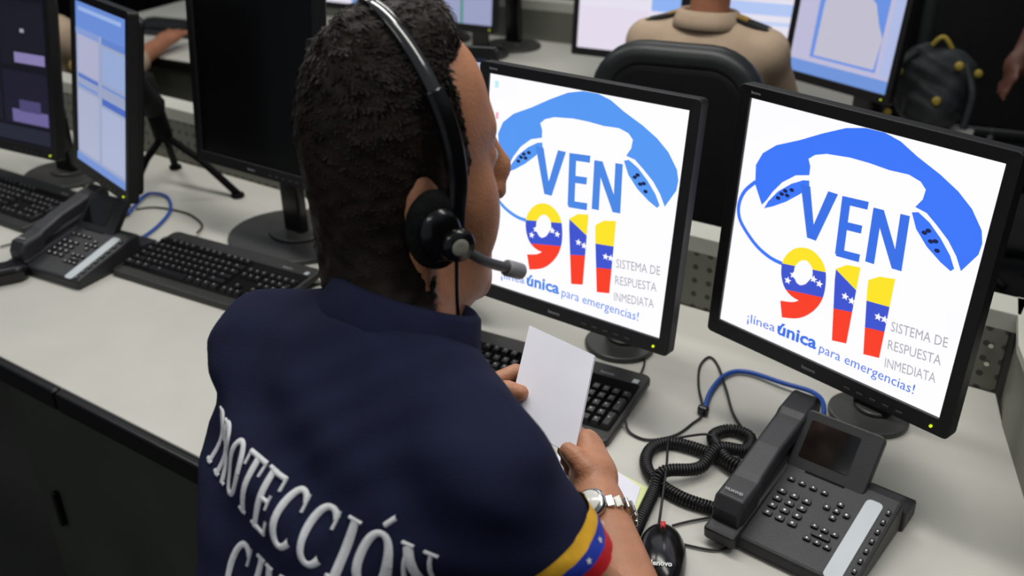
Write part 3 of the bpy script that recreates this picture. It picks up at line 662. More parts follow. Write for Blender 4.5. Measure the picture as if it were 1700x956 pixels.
# ================================================================ office chairs
def office_chair(label, x, y, yaw, top=.33, w=.38, lower=-.2, h=None, back=CHAIRM, rim=CHAIRE, seat_w=.42):
    r = empty('office_chair', (x, y, FL), yaw, label=label, cat='chair')
    z0 = -FL
    H = top-lower
    g = bmesh.new(); Mx = Matrix.Translation((0, 0, z0+(top+lower)/2)) @ Matrix.Rotation(PI/2, 4, 'X')
    prism(g, rrect(w, H, .075, 8), -.025, .025, Mx); obj('backrest', g, back, r, bevel=.018, seg=4)
    g = bmesh.new(); o = rrect(w+.012, H+.012, .08, 8); tube(g, [tuple(Mx @ Vector((a, b, 0))) for a, b in o+[o[0]]], .027, 10, False); obj('backrest_rim', g, rim, r, True)
    g = bmesh.new(); prism(g, rrect(seat_w, .40, .08, 6), z0-.36, z0-.30, Matrix.Translation((0, .25, 0))); obj('seat', g, back, r, bevel=.015, seg=3)
    g = bmesh.new(); tube(g, [(0, -.0, z0+lower+.05), (0, -.03, z0-.3), (0, .05, z0-.375), (0, .25, z0-.375)], .018, 8); obj('back_bracket', g, BLK, r, True)
    g = bmesh.new(); cyl(g, (0, .25, .10), (0, .25, z0-.36), .024); obj('gas_lift', g, BLKG, r, True)
    for i in range(5):
        a = 2*PI*i/5+.3; e = (.24*math.cos(a), .25+.24*math.sin(a))
        g = bmesh.new(); tube(g, [(0, .25, .11), (e[0], e[1], .075)], [.022, .014], 8); lg = obj('base_spoke', g, BLK, r, True)
        g = bmesh.new(); cyl(g, (e[0]-.01, e[1], .028), (e[0]+.01, e[1], .028), .027); obj('caster', g, BLKM, lg, True)
    return r
office_chair('large black office chair back rising between the two logo monitors', -.765, 1.66, .2, w=.27, top=.325)
office_chair('black office chair under the seated man in navy', -.47, -.09, 0, top=-.02, w=.32, lower=-.22, seat_w=.34)

# ================================================================ the man in navy
def ray(px, py, d):      # a point seen along a line of sight at a given depth, as measured on the photograph
    v = CR*((px-850)/1632*d)-CU*((py-478)/1632*d)+CF*d; return Vector(v)+Vector((0, 0, .815))
def ra(*a): return np.array(ray(*a))
E0 = np.array([-.490, .561, .510]); hd = math.radians(-30)
fx = np.array([math.sin(-hd), math.cos(-hd), 0]); lx = np.array([math.cos(-hd), -math.sin(-hd), 0]); zx = np.array([0, 0, 1.])
SX, SY, SZ = .79, .76, 1.11
HR = np.stack([lx, fx, zx], 1)                 # columns are the head's own axes
def hp(x, y, z): return E0+lx*x*SX+fx*y*SY+zx*z*SZ
def head(s, full=True):
    def e(c, r, k=.012, sub=False): s.ell(hp(*c), (r[0]*SX, r[1]*SY, r[2]*SZ), HR, k, sub)
    e((0, -.012, .045), (.075, .094, .084)); e((0, .03, -.015), (.061, .060, .085), .025); e((0, .040, -.062), (.050, .045, .036), .02)
    e((0, .076, -.084), (.018, .014, .014), .018)
    e((0, -.032, -.01), (.058, .048, .06), .03)
    if full:
        e((0, .081, .046), (.040, .010, .010), .014); e((0, .034, .062), (.063, .053, .052), .02)
        for q in (-1, 1):
            e((q*.043, .058, -.012), (.024, .026, .034), .018); e((q*.032, .096, .026), (.015, .012, .010), .008, True); e((q*.031, .078, .026), (.013, .012, .012), .002)
            e((q*.012, .100, -.008), (.009, .010, .008), .006)
            # ear: rim, lobe and hollow
            e((q*.077, -.012, .0), (.010, .021, .034), .006); e((q*.086, -.009, .004), (.006, .010, .018), .005, True)
        s.cap(hp(0, .086, .040), hp(0, .106, .010), .007, .010, .012); s.ell(hp(0, .106, .005), (.011, .010, .010), HR, .008)
        e((0, .094, -.034), (.021, .009, .005), .006); e((0, .091, -.045), (.018, .009, .006), .006)
        e((0, .100, -.0395), (.019, .006, .0012), .002, True)
    s.cap(hp(0, -.02, -.05), (-.465, .505, .395), .047, .052, .03)
SL, SR = np.array([-.562, .468, .380]), ra(802, 792, .715)
EL, ER = np.array([-.592, .510, .20]), ra(1072, 1085, .775)
WL, WR = np.array([-.545, .610, .235]), ra(996, 846, .90)
HR1 = ra(922, 960, .737)          # middle of the right sleeve's hem
s = Sculpt((-.72, .18, -.12), (-.08, .74, .70), .0032)
head(s)
s.cap(SL, EL, .036, .034, .01); s.cap(SR, HR1, .036, .035, .01); s.cap(HR1, ER, .035, .033, .01); s.cap(EL, WL, .036, .023, .01); s.cap(ER, WR, .034, .0235, .01)
s.cap((-.455, .46, .38), (-.45, .30, .0), .05, .07, .03); s.cap(SL, SR, .04, .04, .03)
def hand(palm, roots, joints, thumb, rad, wr):
    s.cap(wr, palm, .020, .021, .012)
    for r0, js in zip(roots, joints):
        s.cap(palm, r0, .017, .0105, .010); P = [r0]+js
        for i in range(len(P)-1): s.cap(P[i], P[i+1], rad[0]-.0006*i, rad[0]-.0006*(i+1), .002)
    for i in range(len(thumb)-1): s.cap(thumb[i], thumb[i+1], .0115-.001*i, .0105-.001*i, .004)
A = np.array
rr = [ra(973, 730, .955), ra(981, 738, .962), ra(987, 750, .968), ra(989, 765, .970)]
jj = [[ra(960, 721, .983), ra(944, 733, .986), ra(936, 748, .978)], [ra(966, 737, .988), ra(950, 750, .990), ra(941, 765, .982)],
      [ra(971, 753, .990), ra(956, 767, .990), ra(947, 780, .984)], [ra(976, 772, .985), ra(963, 785, .985), ra(955, 795, .980)]]
hand(ra(985, 790, .930), rr, jj, [ra(985, 800, .915), ra(972, 778, .918), ra(957, 760, .924), ra(943, 748, .930)], (.0088,), WR)
TL_ = ra(864, 652, .99)-A([-.456, .664, .276])
rr = [TL_+A([-.497, .664, .272]), TL_+A([-.500, .667, .257]), TL_+A([-.503, .666, .242]), TL_+A([-.507, .660, .229])]
jj = [[TL_+A([-.482, .694, .276]), TL_+A([-.462, .698, .272]), TL_+A([-.450, .690, .268])], [TL_+A([-.484, .697, .259]), TL_+A([-.464, .701, .256]), TL_+A([-.452, .692, .252])],
      [TL_+A([-.488, .695, .243]), TL_+A([-.468, .699, .240]), TL_+A([-.456, .690, .238])], [TL_+A([-.492, .688, .229]), TL_+A([-.474, .692, .226]), TL_+A([-.463, .684, .225])]]
hand(TL_+A([-.520, .640, .250]), rr, jj, [TL_+A([-.512, .632, .262]), TL_+A([-.492, .646, .276]), TL_+A([-.468, .658, .278]), TL_+A([-.456, .664, .276])], (.0088,), WL)
V, F = s.mesh()
man = mesh_obj('person', V, F, SKIN, None, label='seated man in navy uniform shirt and headset, back to the camera, holding a white pad', cat='person')
# eyes
g = bmesh.new()
for q in (-1, 1):
    bmesh.ops.create_uvsphere(g, u_segments=14, v_segments=10, radius=.0088, matrix=Matrix.Translation(Vector(hp(q*.030, .0805, .026))))
    eye = obj('eye', g, mat('eye_white', (180, 170, 160), .3, .5, noise=.05), man, True); g = bmesh.new()
    bmesh.ops.create_uvsphere(g, u_segments=12, v_segments=8, radius=.0048, matrix=Matrix.Translation(Vector(hp(q*.030, .0868, .026)))); obj('iris', g, mat('iris_brown', (40, 26, 18), .2, .5, noise=.1), eye, True); g = bmesh.new()
g.free()
# hair
s = Sculpt((-.62, .37, .36), (-.33, .70, .72), .003)
def e(c, r, k=.012, sub=False): s.ell(hp(*c), (r[0]*SX, r[1]*SY, r[2]*SZ), HR, k, sub)
e((0, -.010, .050), (.0815, .101, .089)); e((0, .022, .088), (.062, .058, .048), .02); e((0, -.034, -.026), (.061, .052, .070), .03); e((0, -.034, -.012), (.064, .056, .068), .03); s.cap(hp(0, -.024, -.05), (-.465, .500, .395), .051, .056, .03)
X = s.grid()
s.D = s.D + ((.0014)*np.sin(X[0]*210+3*np.sin(X[2]*90))*np.sin(X[1]*190+X[2]*120)*np.sin(X[2]*170)).astype(np.float32)
nn = fx*.97+zx*.22; s.plane_cut(hp(0, .031, .085), nn)
s.plane_cut(hp(0, -.06, -.086), -zx*.9-fx*.12)
s.plane_cut(hp(0, .013, -.02), fx*.93-zx*.40)
e((0, .026, .112), (.056, .032, .030), .012)
for q in (-1, 1): s.ell(hp(q*.078, .0, -.012), (.02, .022, .034), HR, .004, True)
V, F = s.mesh(); hair = mesh_obj('hair', V, F, HAIR, man)
def sd_mix(n, a):
    v = n.cross(Vector((0, 0, 1))); return v*a
rng = random.Random(5); me = hair.data; g = bmesh.new(); g.from_mesh(me)
crown = Vector(hp(-.01, -.055, .12)); nf = len(me.polygons)
for _ in range(15000):
    p = me.polygons[rng.randrange(nf)]; c = p.center; n = p.normal
    loc = HR.T @ (np.array(c)-E0)
    if n.dot(Vector(fx)) > .75 and loc[1] > .06 and loc[2] < .06: continue
    away = Vector(c)-crown; t = (away-n*away.dot(n))
    if t.length < 1e-4: continue
    t.normalize(); sd = n.cross(t); top = max(0, min(1, (loc[2]-.02)/.1))
    ln = .004+.014*top*rng.random()+.003*rng.random(); lift = .05+.16*top*rng.random()
    wv = math.sin(c[0]*70+c[2]*40)+math.sin(c[1]*90-c[0]*30); t = (t+sd_mix(n, wv*.9*top)).normalized()
    d = (t+n*lift+sd*rng.uniform(-.5, .5)).normalized(); wd = .0006+.0006*rng.random()
    b = Vector(c)-n*.001+sd*rng.uniform(-.002, .002); e2 = b+d*ln*.6+n*.001; e3 = b+(d-n*.35).normalized()*ln
    v = [g.verts.new(b-sd*wd), g.verts.new(b+sd*wd), g.verts.new(e2+sd*wd*.8), g.verts.new(e2-sd*wd*.8), g.verts.new(e3)]
    g.faces.new((v[0], v[1], v[2], v[3])); g.faces.new((v[3], v[2], v[4]))
g.to_mesh(me); g.free()
for q in (-1, 1):
    g = bmesh.new(); tube(g, [tuple(hp(q*.014, .089, .048)), tuple(hp(q*.028, .086, .053)), tuple(hp(q*.042, .076, .047))], [.0016, .0022, .001], 6); obj('eyebrow', g, HAIR, man, True)

# shirt
s = Sculpt((-.80, -.04, -.30), (-.12, .66, .50), .0045)
def tilt(a):
    c, d = math.cos(a), math.sin(a); return np.array([[1, 0, 0], [0, c, d], [0, -d, c]])
s.cap((-.462, .485, .385), SL, .056, .048, .02); s.cap((-.462, .485, .385), SR, .056, .050, .02)
s.ell((-.460, .432, .310), (.135, .088, .15), tilt(.45), .04)
s.ell((-.438, .372, .20), (.108, .098, .20), tilt(.35), .05)
s.ell((-.428, .27, .0), (.104, .115, .24), tilt(.25), .05)
s.ell((-.448, .17, -.18), (.135, .12, .13), None, .04)
hemR = HR1; hemL = SL+(EL-SL)*.75
s.cap(SR, HR1+(HR1-SR)*.4, .050, .046, .03)
s.cap(SL, SL+(EL-SL)*1.1, .048, .046, .03)
X = s.grid()
w1 = np.sin(X[0]*38+X[2]*55+2.0*np.sin(X[2]*21+X[1]*13))*np.sin(X[1]*30-X[2]*18+X[0]*12); w2 = np.sin(X[0]*95-X[2]*60+3*np.sin(X[0]*30))*np.sin(X[2]*80+X[1]*70)
s.D = s.D+(.0040*w1+.0012*w2).astype(np.float32)
# sleeves end: remove everything past the hem near the arm
def hemcut(p, n, c, r):
    lo = np.array(c)-r; hi = np.array(c)+r; sl, X = s._sub(lo, hi)
    s.D[sl] = np.maximum(s.D[sl], ((X[0]-p[0])*n[0]+(X[1]-p[1])*n[1]+(X[2]-p[2])*n[2]).astype(np.float32))
nR = (HR1-SR)/np.linalg.norm(HR1-SR); nL = (EL-SL)/np.linalg.norm(EL-SL)
hemcut(hemR, nR, hemR+nR*.06, A([.075, .075, .075])); hemcut(hemL, nL, hemL+nL*.07, A([.07, .07, .075]))
# hollow at the collar and in the sleeve mouths
s.cap((-.465, .50, .475), (-.468, .515, .54), .055, .065, .006, True)
V, F = s.mesh(); shirt = mesh_obj('uniform_shirt', V, F, NAVY, man)
SH = s
bvh = BVHTree.FromPolygons([tuple(v) for v in V], [tuple(int(i) for i in f) for f in F])
# collar
def collar(parent, base, axis, r0, m, h=.036, gap=.35, face=PI/2, sx=1, sy=1):
    axis = Vector(axis).normalized(); q = axis.to_track_quat('Z', 'Y').to_matrix(); g = bmesh.new(); rows = []
    xa = Vector((1, 0, 0)); xa = (xa-axis*xa.dot(axis)).normalized(); ya = axis.cross(xa)
    prof = [(r0*.97, -.015), (r0*.99, h*.7), (r0*1.03, h), (r0*1.10, h*.9), (r0*1.20, h*.35), (r0*1.30, -.008)]
    N = 48
    for i in range(N+1):
        a = face+gap+(2*PI-2*gap)*i/N; rows.append([g.verts.new(Vector(base)+xa*math.cos(a)*r*sx+ya*math.sin(a)*r*sy+axis*z) for r, z in prof])
    for a, b in zip(rows, rows[1:]):
        for i in range(len(prof)-1): g.faces.new((a[i], b[i], b[i+1], a[i+1]))
    o = obj('collar', g, m, parent, True); sm = o.modifiers.new('thickness', 'SOLIDIFY'); sm.thickness = .0025; sm.offset = 0; return o
collar(shirt, (-.462, .502, .412), (.06, .52, 1), .056, NAVY, sy=.95)
# tricolour ribbon round the right sleeve hem
def ribbon(name, t0, t1, m, parent, p0, ax, dist0=.03):
    u = np.cross(ax, [0, 0, 1.]); u /= np.linalg.norm(u); v = np.cross(ax, u); g = bmesh.new(); rows = []
    for t in np.linspace(t0, t1, 4):
        ring = []
        for k in range(64):
            a = 2*PI*k/64; d = u*math.cos(a)+v*math.sin(a); r = .03
            while r < .10 and SH.dist(p0+ax*t+d*r) < 0: r += .0015
            ring.append((p0+ax*t, d, r))
        rows.append(ring)
    rows = [[g.verts.new(Vector(c+d*(r+.0022))) for c, d, r in ring] for ring in rows]
    for a, b in zip(rows, rows[1:]):
        for k in range(64): g.faces.new((a[k], a[(k+1) % 64], b[(k+1) % 64], b[k]))
    bmesh.ops.recalc_face_normals(g, faces=g.faces[:]); o = obj(name, g, m, parent, True); return rows, o
L0 = float(np.dot(hemR-SR, nR))
for nm, a, b, m in (('yellow_ribbon', -.038, -.0265, YEL), ('blue_ribbon', -.0265, -.015, BLU), ('red_ribbon', -.015, -.003, RED)):
    rows, o = ribbon(nm, L0+a, L0+b, m, shirt, SR, nR)
u = np.cross(nR, [0, 0, 1.]); u /= np.linalg.norm(u); v = np.cross(nR, u)
g = bmesh.new()
for k in range(16):
    a = 2*PI*k/16; d = u*math.cos(a)+v*math.sin(a); p = SR+nR*(L0-.0208); r = .03
    while r < .10 and SH.dist(p+d*r) < 0: r += .0015
    tx = np.cross(d, nR); c = p+d*(r+.0034)
    pts = [c+(nR*math.cos(PI*i/5)+tx*math.sin(PI*i/5))*(.003 if i % 2 == 0 else .0013) for i in range(10)]
    vs = [g.verts.new(Vector(q)) for q in pts]; cv = g.verts.new(Vector(c)); [g.faces.new((cv, vs[i], vs[(i+1) % 10])) for i in range(10)]
obj('ribbon_stars', g, THREAD, shirt)
# embroidered letters across the back, serif capitals
def ell_pts(cx, cy, rx, ry, a0, a1, n=26): return [(cx+rx*math.cos(math.radians(a0+(a1-a0)*i/n)), cy+ry*math.sin(math.radians(a0+(a1-a0)*i/n))) for i in range(n+1)]
def oval(cx, cy, rx, ry, a0, a1, thick, thin):
    P = ell_pts(cx, cy, rx, ry, a0, a1); n = len(P)-1
    return P, [thin+(thick-thin)*abs(math.cos(math.radians(a0+(a1-a0)*i/n)))**1.3 for i in range(n+1)]
K, k_ = .20, .095
def stem(x, y0=0, y1=1, t=K): return [([(x, y0), (x, y1)], t), ([(x-.17, y0+.03), (x+.17, y0+.03)], .06), ([(x-.17, y1-.03), (x+.17, y1-.03)], .06)]
def glyph(ch):
    if ch == 'P': return stem(.2)+[(*oval(.24, .74, .34, .235, 90, -90, K, k_),)]
    if ch == 'R': return stem(.18)+[(*oval(.22, .74, .32, .235, 90, -90, K, k_),), ([(.34, .5), (.62, .03)], K), ([(.55, .03), (.80, .03)], .06)]
    if ch == 'O' or ch == 'Ó':
        s_ = [(*oval(.36, .5, .29, .46, 0, 360, K, k_),)]
        return s_+([([(.36, 1.10), (.52, 1.28)], .1)] if ch == 'Ó' else [])
    if ch == 'T': return [([(.35, 0), (.35, .97)], K), ([(.18, .03), (.52, .03)], .06), ([(.0, .955), (.70, .955)], .085), ([(.03, .97), (.03, .74)], .07), ([(.67, .97), (.67, .74)], .07)]
    if ch == 'E': return stem(.2)+[([(.2, .955), (.66, .955)], .085), ([(.2, .045), (.68, .045)], .085), ([(.2, .52), (.5, .52)], .075), ([(.64, .98), (.64, .76)], .07), ([(.66, .02), (.66, .26)], .07), ([(.5, .64), (.5, .40)], .06)]
    if ch == 'C': return [(*oval(.38, .5, .31, .46, 48, 318, K, k_),), ([(.60, .98), (.60, .68)], .065)]
    if ch == 'I': return stem(.2)
    if ch == 'N': return [([(.15, .02), (.15, .97)], .08), ([(.13, .95), (.62, .05)], K), ([(.62, .02), (.62, .97)], .08), ([(0, .97), (.26, .97)], .06), ([(.02, .03), (.3, .03)], .06), ([(.48, .97), (.78, .97)], .06)]
    if ch == 'V': return [([(.1, .97), (.36, .02)], K), ([(.36, .02), (.62, .97)], .09), ([(-.03, .97), (.26, .97)], .06), ([(.48, .97), (.76, .97)], .06)]
    if ch == 'L': return stem(.2)+[([(.2, .045), (.66, .045)], .085), ([(.64, .02), (.64, .28)], .07)]
ADV = {'I': .46, 'P': .68, 'R': .84, 'O': .80, 'Ó': .80, 'T': .80, 'E': .80, 'C': .82, 'N': .84, 'V': .80, 'L': .78}
ndir = Vector((.03, .86, -.51)).normalized(); xdir = Vector((1, 0, 0)); xdir = (xdir-ndir*xdir.dot(ndir)).normalized(); ydir = -ndir.cross(xdir) if (-ndir.cross(xdir)).z > 0 else ndir.cross(xdir)
xdir = (xdir*math.cos(.16)-ydir*math.sin(.16)).normalized()
def writing(word, cx, cz, hgt, wid, orgn):
    tot = sum(ADV[c] for c in word); x = -tot/2; g = bmesh.new()
    for ch in word:
        for pts, wd in glyph(ch):
            # resample
            P = []; Wd = []
            for i in range(len(pts)-1):
                a, b = pts[i], pts[i+1]; L = math.hypot(b[0]-a[0], b[1]-a[1]); n = max(1, int(L/.12))
                for q in range(n):
                    t = q/n; P.append((a[0]+(b[0]-a[0])*t, a[1]+(b[1]-a[1])*t)); Wd.append(wd if not isinstance(wd, list) else wd[i]+(wd[i+1]-wd[i])*t)
            P.append(pts[-1]); Wd.append(wd if not isinstance(wd, list) else wd[-1])
            prev = None
            for i, p in enumerate(P):
                a = P[max(0, i-1)]; b = P[min(len(P)-1, i+1)]; d = (b[0]-a[0], b[1]-a[1]); l = math.hypot(*d) or 1; nx, ny = -d[1]/l, d[0]/l
                row = []
                for sgn, hh in ((-.5, .0006), (-.3, .0020), (.3, .0020), (.5, .0006)):
                    uu, vv2 = p[0]+nx*Wd[i]*sgn, p[1]+ny*Wd[i]*sgn
                    o = orgn+xdir*((x+uu)*wid+cx)+ydir*(vv2*hgt+cz)-ndir*.3
                    hit, nrm, _, _ = bvh.ray_cast(o, ndir, .9)
                    if hit is None: row = None; break
                    row.append(g.verts.new(hit-ndir*hh))
                if row and prev:
                    for q in range(3): g.faces.new((prev[q], prev[q+1], row[q+1], row[q]))
                prev = row
        x += ADV[ch]
    bmesh.ops.recalc_face_normals(g, faces=g.faces[:])
    return g
org = Vector((-.415, .345, .352))
obj('back_lettering', writing('PROTECCIÓN', -.026, -.019, .043, .0292, org), THREAD, shirt, True)
obj('back_lettering', writing('CIVIL', -.010, -.078, .043, .0292, org), THREAD, shirt, True)
g = bmesh.new(); h1, n1, _, _ = bvh.ray_cast(org+xdir*.005+ydir*.085-ndir*.3, ndir, .9)

# trousers and shoes
TRM = mat('navy_trousers', (20, 24, 40), .85, .12, noise=.1, nscale=30)
s = Sculpt((-.70, .02, -.76), (-.22, .74, -.12), .008)
s.ell((-.455, .17, -.23), (.145, .13, .075), None, .03)
for q in (-1, 1):
    hx = -.455+q*.075; s.cap((hx, .20, -.225), (hx+q*.015, .58, -.215), .070, .056, .03); s.cap((hx+q*.015, .58, -.215), (hx+q*.015, .55, -.66), .055, .040, .02)
V, F = s.mesh(); mesh_obj('trousers', V, F, TRM, man)
for q in (-1, 1):
    s = Sculpt((-.08, -.10, -.02), (.08, .22, .10), .006); s.ell((0, .03, .02), (.038, .10, .032), None, .02); s.ell((0, -.03, .04), (.034, .045, .045), None, .02); s.plane_cut((0, 0, .004), (0, 0, -1))
    V, F = s.mesh(); mesh_obj('shoe', V+np.array([-.455+q*.09, .56, FL]), F, BLKG, man)

# ================================================================ headset
hs = empty('headset', tuple(hp(0, 0, .14)), label='black telephone headset with a silver-tipped microphone arm worn by the man in navy', cat='headset')
hinv = Vector(hp(0, 0, .14)); HL = lambda x, y, z: tuple(Vector(hp(x, y, z))-hinv)
def band(pts, w, t, m, name, parent, ny):
    """flat strap along a path, its width along the head's front-back axis"""
    P = smooth_path(pts, 8); g = bmesh.new(); rows = []; f = Vector(fx)
    for i, p in enumerate(P):
        d = (P[min(i+1, len(P)-1)]-P[max(0, i-1)]).normalized(); o = d.cross(f).normalized(); ff = o.cross(d).normalized()
        if o.dot(p+Vector(zx)*.14) < 0: o = -o
        rows.append([g.verts.new(p+ff*a*w/2+o*b*t/2) for a, b in ((-1, -.4), (-.7, 1), (.7, 1), (1, -.4), (.7, -1), (-.7, -1))])
    for a, b in zip(rows, rows[1:]): [g.faces.new((a[i], a[(i+1) % 6], b[(i+1) % 6], b[i])) for i in range(6)]
    g.faces.new(rows[0][::-1]); g.faces.new(rows[-1]); bmesh.ops.recalc_face_normals(g, faces=g.faces[:]); return obj(name, g, m, parent, True)
arc = []
for i in range(9):
    a = PI/2*(1-i/8.0)*1.0
    arc.append(HL(.097*math.cos(a), .018-.042*math.sin(a)**2, .030+.110*math.sin(a)))
arcL = [HL(-.097*math.cos(PI/2*(1-i/8.0)), .018-.042*math.sin(PI/2*(1-i/8.0))**2, .030+.110*math.sin(PI/2*(1-i/8.0))) for i in range(8, 0, -1)]
band(arcL+arc[:7], .012, .003, mat('headband_black', (30, 30, 32), .18, .7, coat=.6, noise=.1), 'headband', hs, None)
band([arc[5], arc[6], arc[7], arc[8], HL(.098, .014, .01), HL(.101, .010, -.008)], .017, .007, BLKG, 'slider_arm', hs, None)
band([arcL[0], HL(-.092, .018, .02), HL(-.088, .01, .01)], .02, .006, BLKG, 'temple_pad', hs, None)
def disc(name, c, ax, r0, prof, m, parent, n=28, sy=1.0, **k):
    """turned part: prof is (radius share, height) along ax"""
    ax = Vector(ax).normalized(); u = Vector((0, 0, 1)); u = (u-ax*u.dot(ax)).normalized(); v = ax.cross(u); g = bmesh.new(); rows = []
    for r, h in prof: rows.append([g.verts.new(Vector(c)+ax*h+(u*math.cos(2*PI*i/n)*sy+v*math.sin(2*PI*i/n))*r*r0) for i in range(n)])
    for a, b in zip(rows, rows[1:]): [g.faces.new((a[i], a[(i+1) % n], b[(i+1) % n], b[i])) for i in range(n)]
    g.faces.new(rows[0][::-1]); g.faces.new(rows[-1]); bmesh.ops.recalc_face_normals(g, faces=g.faces[:]); return obj(name, g, m, parent, True, **k)
FOAM = mat('ear_foam_black', (22, 24, 23), .95, .1, noise=.3, nscale=120, bump=.6, bscale=600)
lax = tuple(lx)
disc('ear_pad', HL(.080, -.006, -.003), lax, .0225, [(.6, -.004), (.95, 0), (1.05, .008), (.95, .016), (.7, .018)], FOAM, hs, sy=1.38)
disc('ear_cup', HL(.098, -.006, -.003), lax, .017, [(1, 0), (1, .006), (.8, .011)], BLKG, hs, sy=1.3)
hub = disc('microphone_hub', HL(.104, .008, -.010), lax, .0125, [(1, -.004), (1.05, 0), (1.05, .009), (.93, .012)], BLKG, hs)
disc('silver_cap', HL(.1175, .008, -.010), lax, .0092, [(1, 0), (.96, .0012), (.3, .0016)], SILV, hub)
g = bmesh.new(); tube(g, smooth_path([HL(.108, .014, -.014), HL(.104, .040, -.030), HL(.090, .076, -.046)]), [.0042]*16+[.0055], 10); boom = obj('microphone_arm', g, mat('boom_grey', (70, 70, 72), .35, .5, noise=.1), hs, True)
g = bmesh.new(); cyl(g, HL(.091, .070, -.044), HL(.086, .090, -.052), .0068, n=14); obj('microphone_tip', g, mat('tip_silver', (130, 130, 132), .35, .5, noise=.2), boom, True, bevel=.001)
cp = [HL(.108, .008, -.022), HL(.104, .008, -.055), HL(.092, .014, -.10), tuple(ray(757, 505, .80)-hinv), tuple(ray(766, 570, .83)-hinv), tuple(ray(792, 650, .86)-hinv)]
cable('headset_cord', cp, .0016, BLKC, hs)

# ================================================================ pad in the hands, wristwatch
a, b, c = ray(880, 541, 1.035), ray(988, 591, .985), ray(954, 758, .942); d = a+(c-b)
n = (b-a).cross(c-b).normalized()
g = bmesh.new(); cor = [a, b, c, d]; lo = [g.verts.new(p-n*.0018) for p in cor]; hi = [g.verts.new(p+n*.0018) for p in cor]
g.faces.new(lo[::-1]); g.faces.new(hi); [g.faces.new((lo[i], lo[(i+1) % 4], hi[(i+1) % 4], hi[i])) for i in range(4)]
bmesh.ops.recalc_face_normals(g, faces=g.faces[:])
obj('notepad', g, PAPER, label='blank white pad of paper held upright in the hands of the man in navy', cat='paper pad')
wt = empty('wristwatch', tuple(WR), label='steel wristwatch with link bracelet on the right wrist of the man in navy', cat='watch')
axw = Vector(WR-ER).normalized(); c0 = Vector(ER+(WR-ER)*.90)-Vector(WR)
uu = Vector((0, 0, 1)); uu = (uu-axw*uu.dot(axw)).normalized(); vv = axw.cross(uu)
for i in range(22):
    t = 2*PI*(i+.5)/22; p = c0+(uu*math.cos(t)*.0265+vv*math.sin(t)*.0285); rad = (uu*math.cos(t)+vv*math.sin(t)).normalized(); tan = axw.cross(rad)
    R = Matrix((axw, tan, rad)).transposed(); obj('bracelet_link', bx((0, 0, 0), (.013, .0072, .003)), STEEL, wt, bevel=.0008, loc=p, rot=R.to_euler())
wa = uu*.85+vv*(-.5); wa = wa.normalized()
disc('watch_case', c0+wa*.027, wa, .0155, [(1, -.002), (1.05, .001), (1.05, .004), (.9, .0065)], STEEL, wt)
disc('watch_dial', c0+wa*.0336, wa, .0125, [(1, 0), (.98, .0004)], mat('watch_dial_white', (205, 205, 200), .2, .5, noise=.05), wt)

# ================================================================ people across the aisle
def figure(label, base, yaw, shirt_m, skin, parts, hair_m=HAIR, name='person', cell=.011, size=1.0):
    """parts: function(sculpt_body, sculpt_shirt) in the figure's own frame, z = 0 at the desk height"""
    Mx = Matrix.Translation(base) @ Matrix.Rotation(yaw, 4, 'Z') @ Matrix.Scale(size, 4)
    sb = Sculpt((-.45, -.45, -.76), (.45, .55, .80), cell); ss = Sculpt((-.45, -.45, -.76), (.45, .55, .80), cell); st = Sculpt((-.45, -.45, -.76), (.45, .55, .80), cell)
    parts(sb, ss, st); V, F = sb.mesh(); o = mesh_obj(name, V, F, skin, None, Mx, label=label, cat='person')
    V, F = ss.mesh(); sh = mesh_obj('shirt', V, F, shirt_m, o, Mx)
    V, F = st.mesh(); tr = mesh_obj('trousers', V, F, DKNAVY, o, Mx)
    h = Sculpt((-.12, -.14, .40), (.12, .14, .80), .008); return o, sh, Mx
def seated(arms):
    def f(sb, ss, st):
        sb.ell((0, .02, .46), (.072, .09, .085)); sb.ell((0, .055, .40), (.055, .055, .075), None, .02); sb.cap((0, 0, .40), (0, -.01, .27), .052, .05, .02)
        sb.cap((0, .105, .42), (0, .115, .40), .010, .013, .01)
        for q in (-1, 1): sb.ell((q*.073, .01, .42), (.010, .018, .03), None, .005)
        sb.cap((0, -.02, .24), (0, -.06, -.2), .045, .08, .03)
        ss.ell((0, -.04, .12), (.165, .105, .16), None, .04); ss.ell((0, -.06, -.12), (.155, .11, .2), None, .05)
        for q, (el, wr) in zip((-1, 1), arms):
            sh = np.array([q*.155, -.02, .20]); el = np.array(el); wr = np.array(wr); ss.cap((0, -.02, .235), sh, .06, .058, .03); ss.cap(sh, el, .055, .045, .03); ss.cap(el, el+(wr-el)*.3, .045, .042, .02)
            sb.cap(sh, el, .04, .036); sb.cap(el, wr, .036, .024, .01); sb.ell(wr+(wr-el)*.15, (.036, .045, .022), None, .015)
            d = (wr-el)/np.linalg.norm(wr-el)
            for t in range(4): a = wr+d*.06+np.array([(t-1.5)*.017, 0, 0]); sb.cap(a, a+d*.045-np.array([0, 0, .012]), .0095, .008, .004)
            sb.cap(wr+d*.03, wr+d*.07+np.array([-q*.035, 0, 0]), .011, .009, .006)
            st.cap((q*.08, -.04, -.24), (q*.10, .36, -.22), .078, .06, .03); st.cap((q*.10, .36, -.22), (q*.10, .34, -.72), .058, .042, .02)
        st.ell((0, -.05, -.24), (.16, .13, .08), None, .03)
    return f
def hair_cap(o, Mx, m=HAIR):
    h = Sculpt((-.12, -.14, .36), (.12, .16, .62), .006); h.ell((0, .012, .468), (.078, .097, .088)); h.ell((0, -.03, .41), (.064, .055, .05), None, .02); h.plane_cut((0, .07, .48), (0, .9, -.45)); h.plane_cut((0, 0, .385), (0, 0, -1))
    V, F = h.mesh(); mesh_obj('hair', V, F, m, o, Mx)
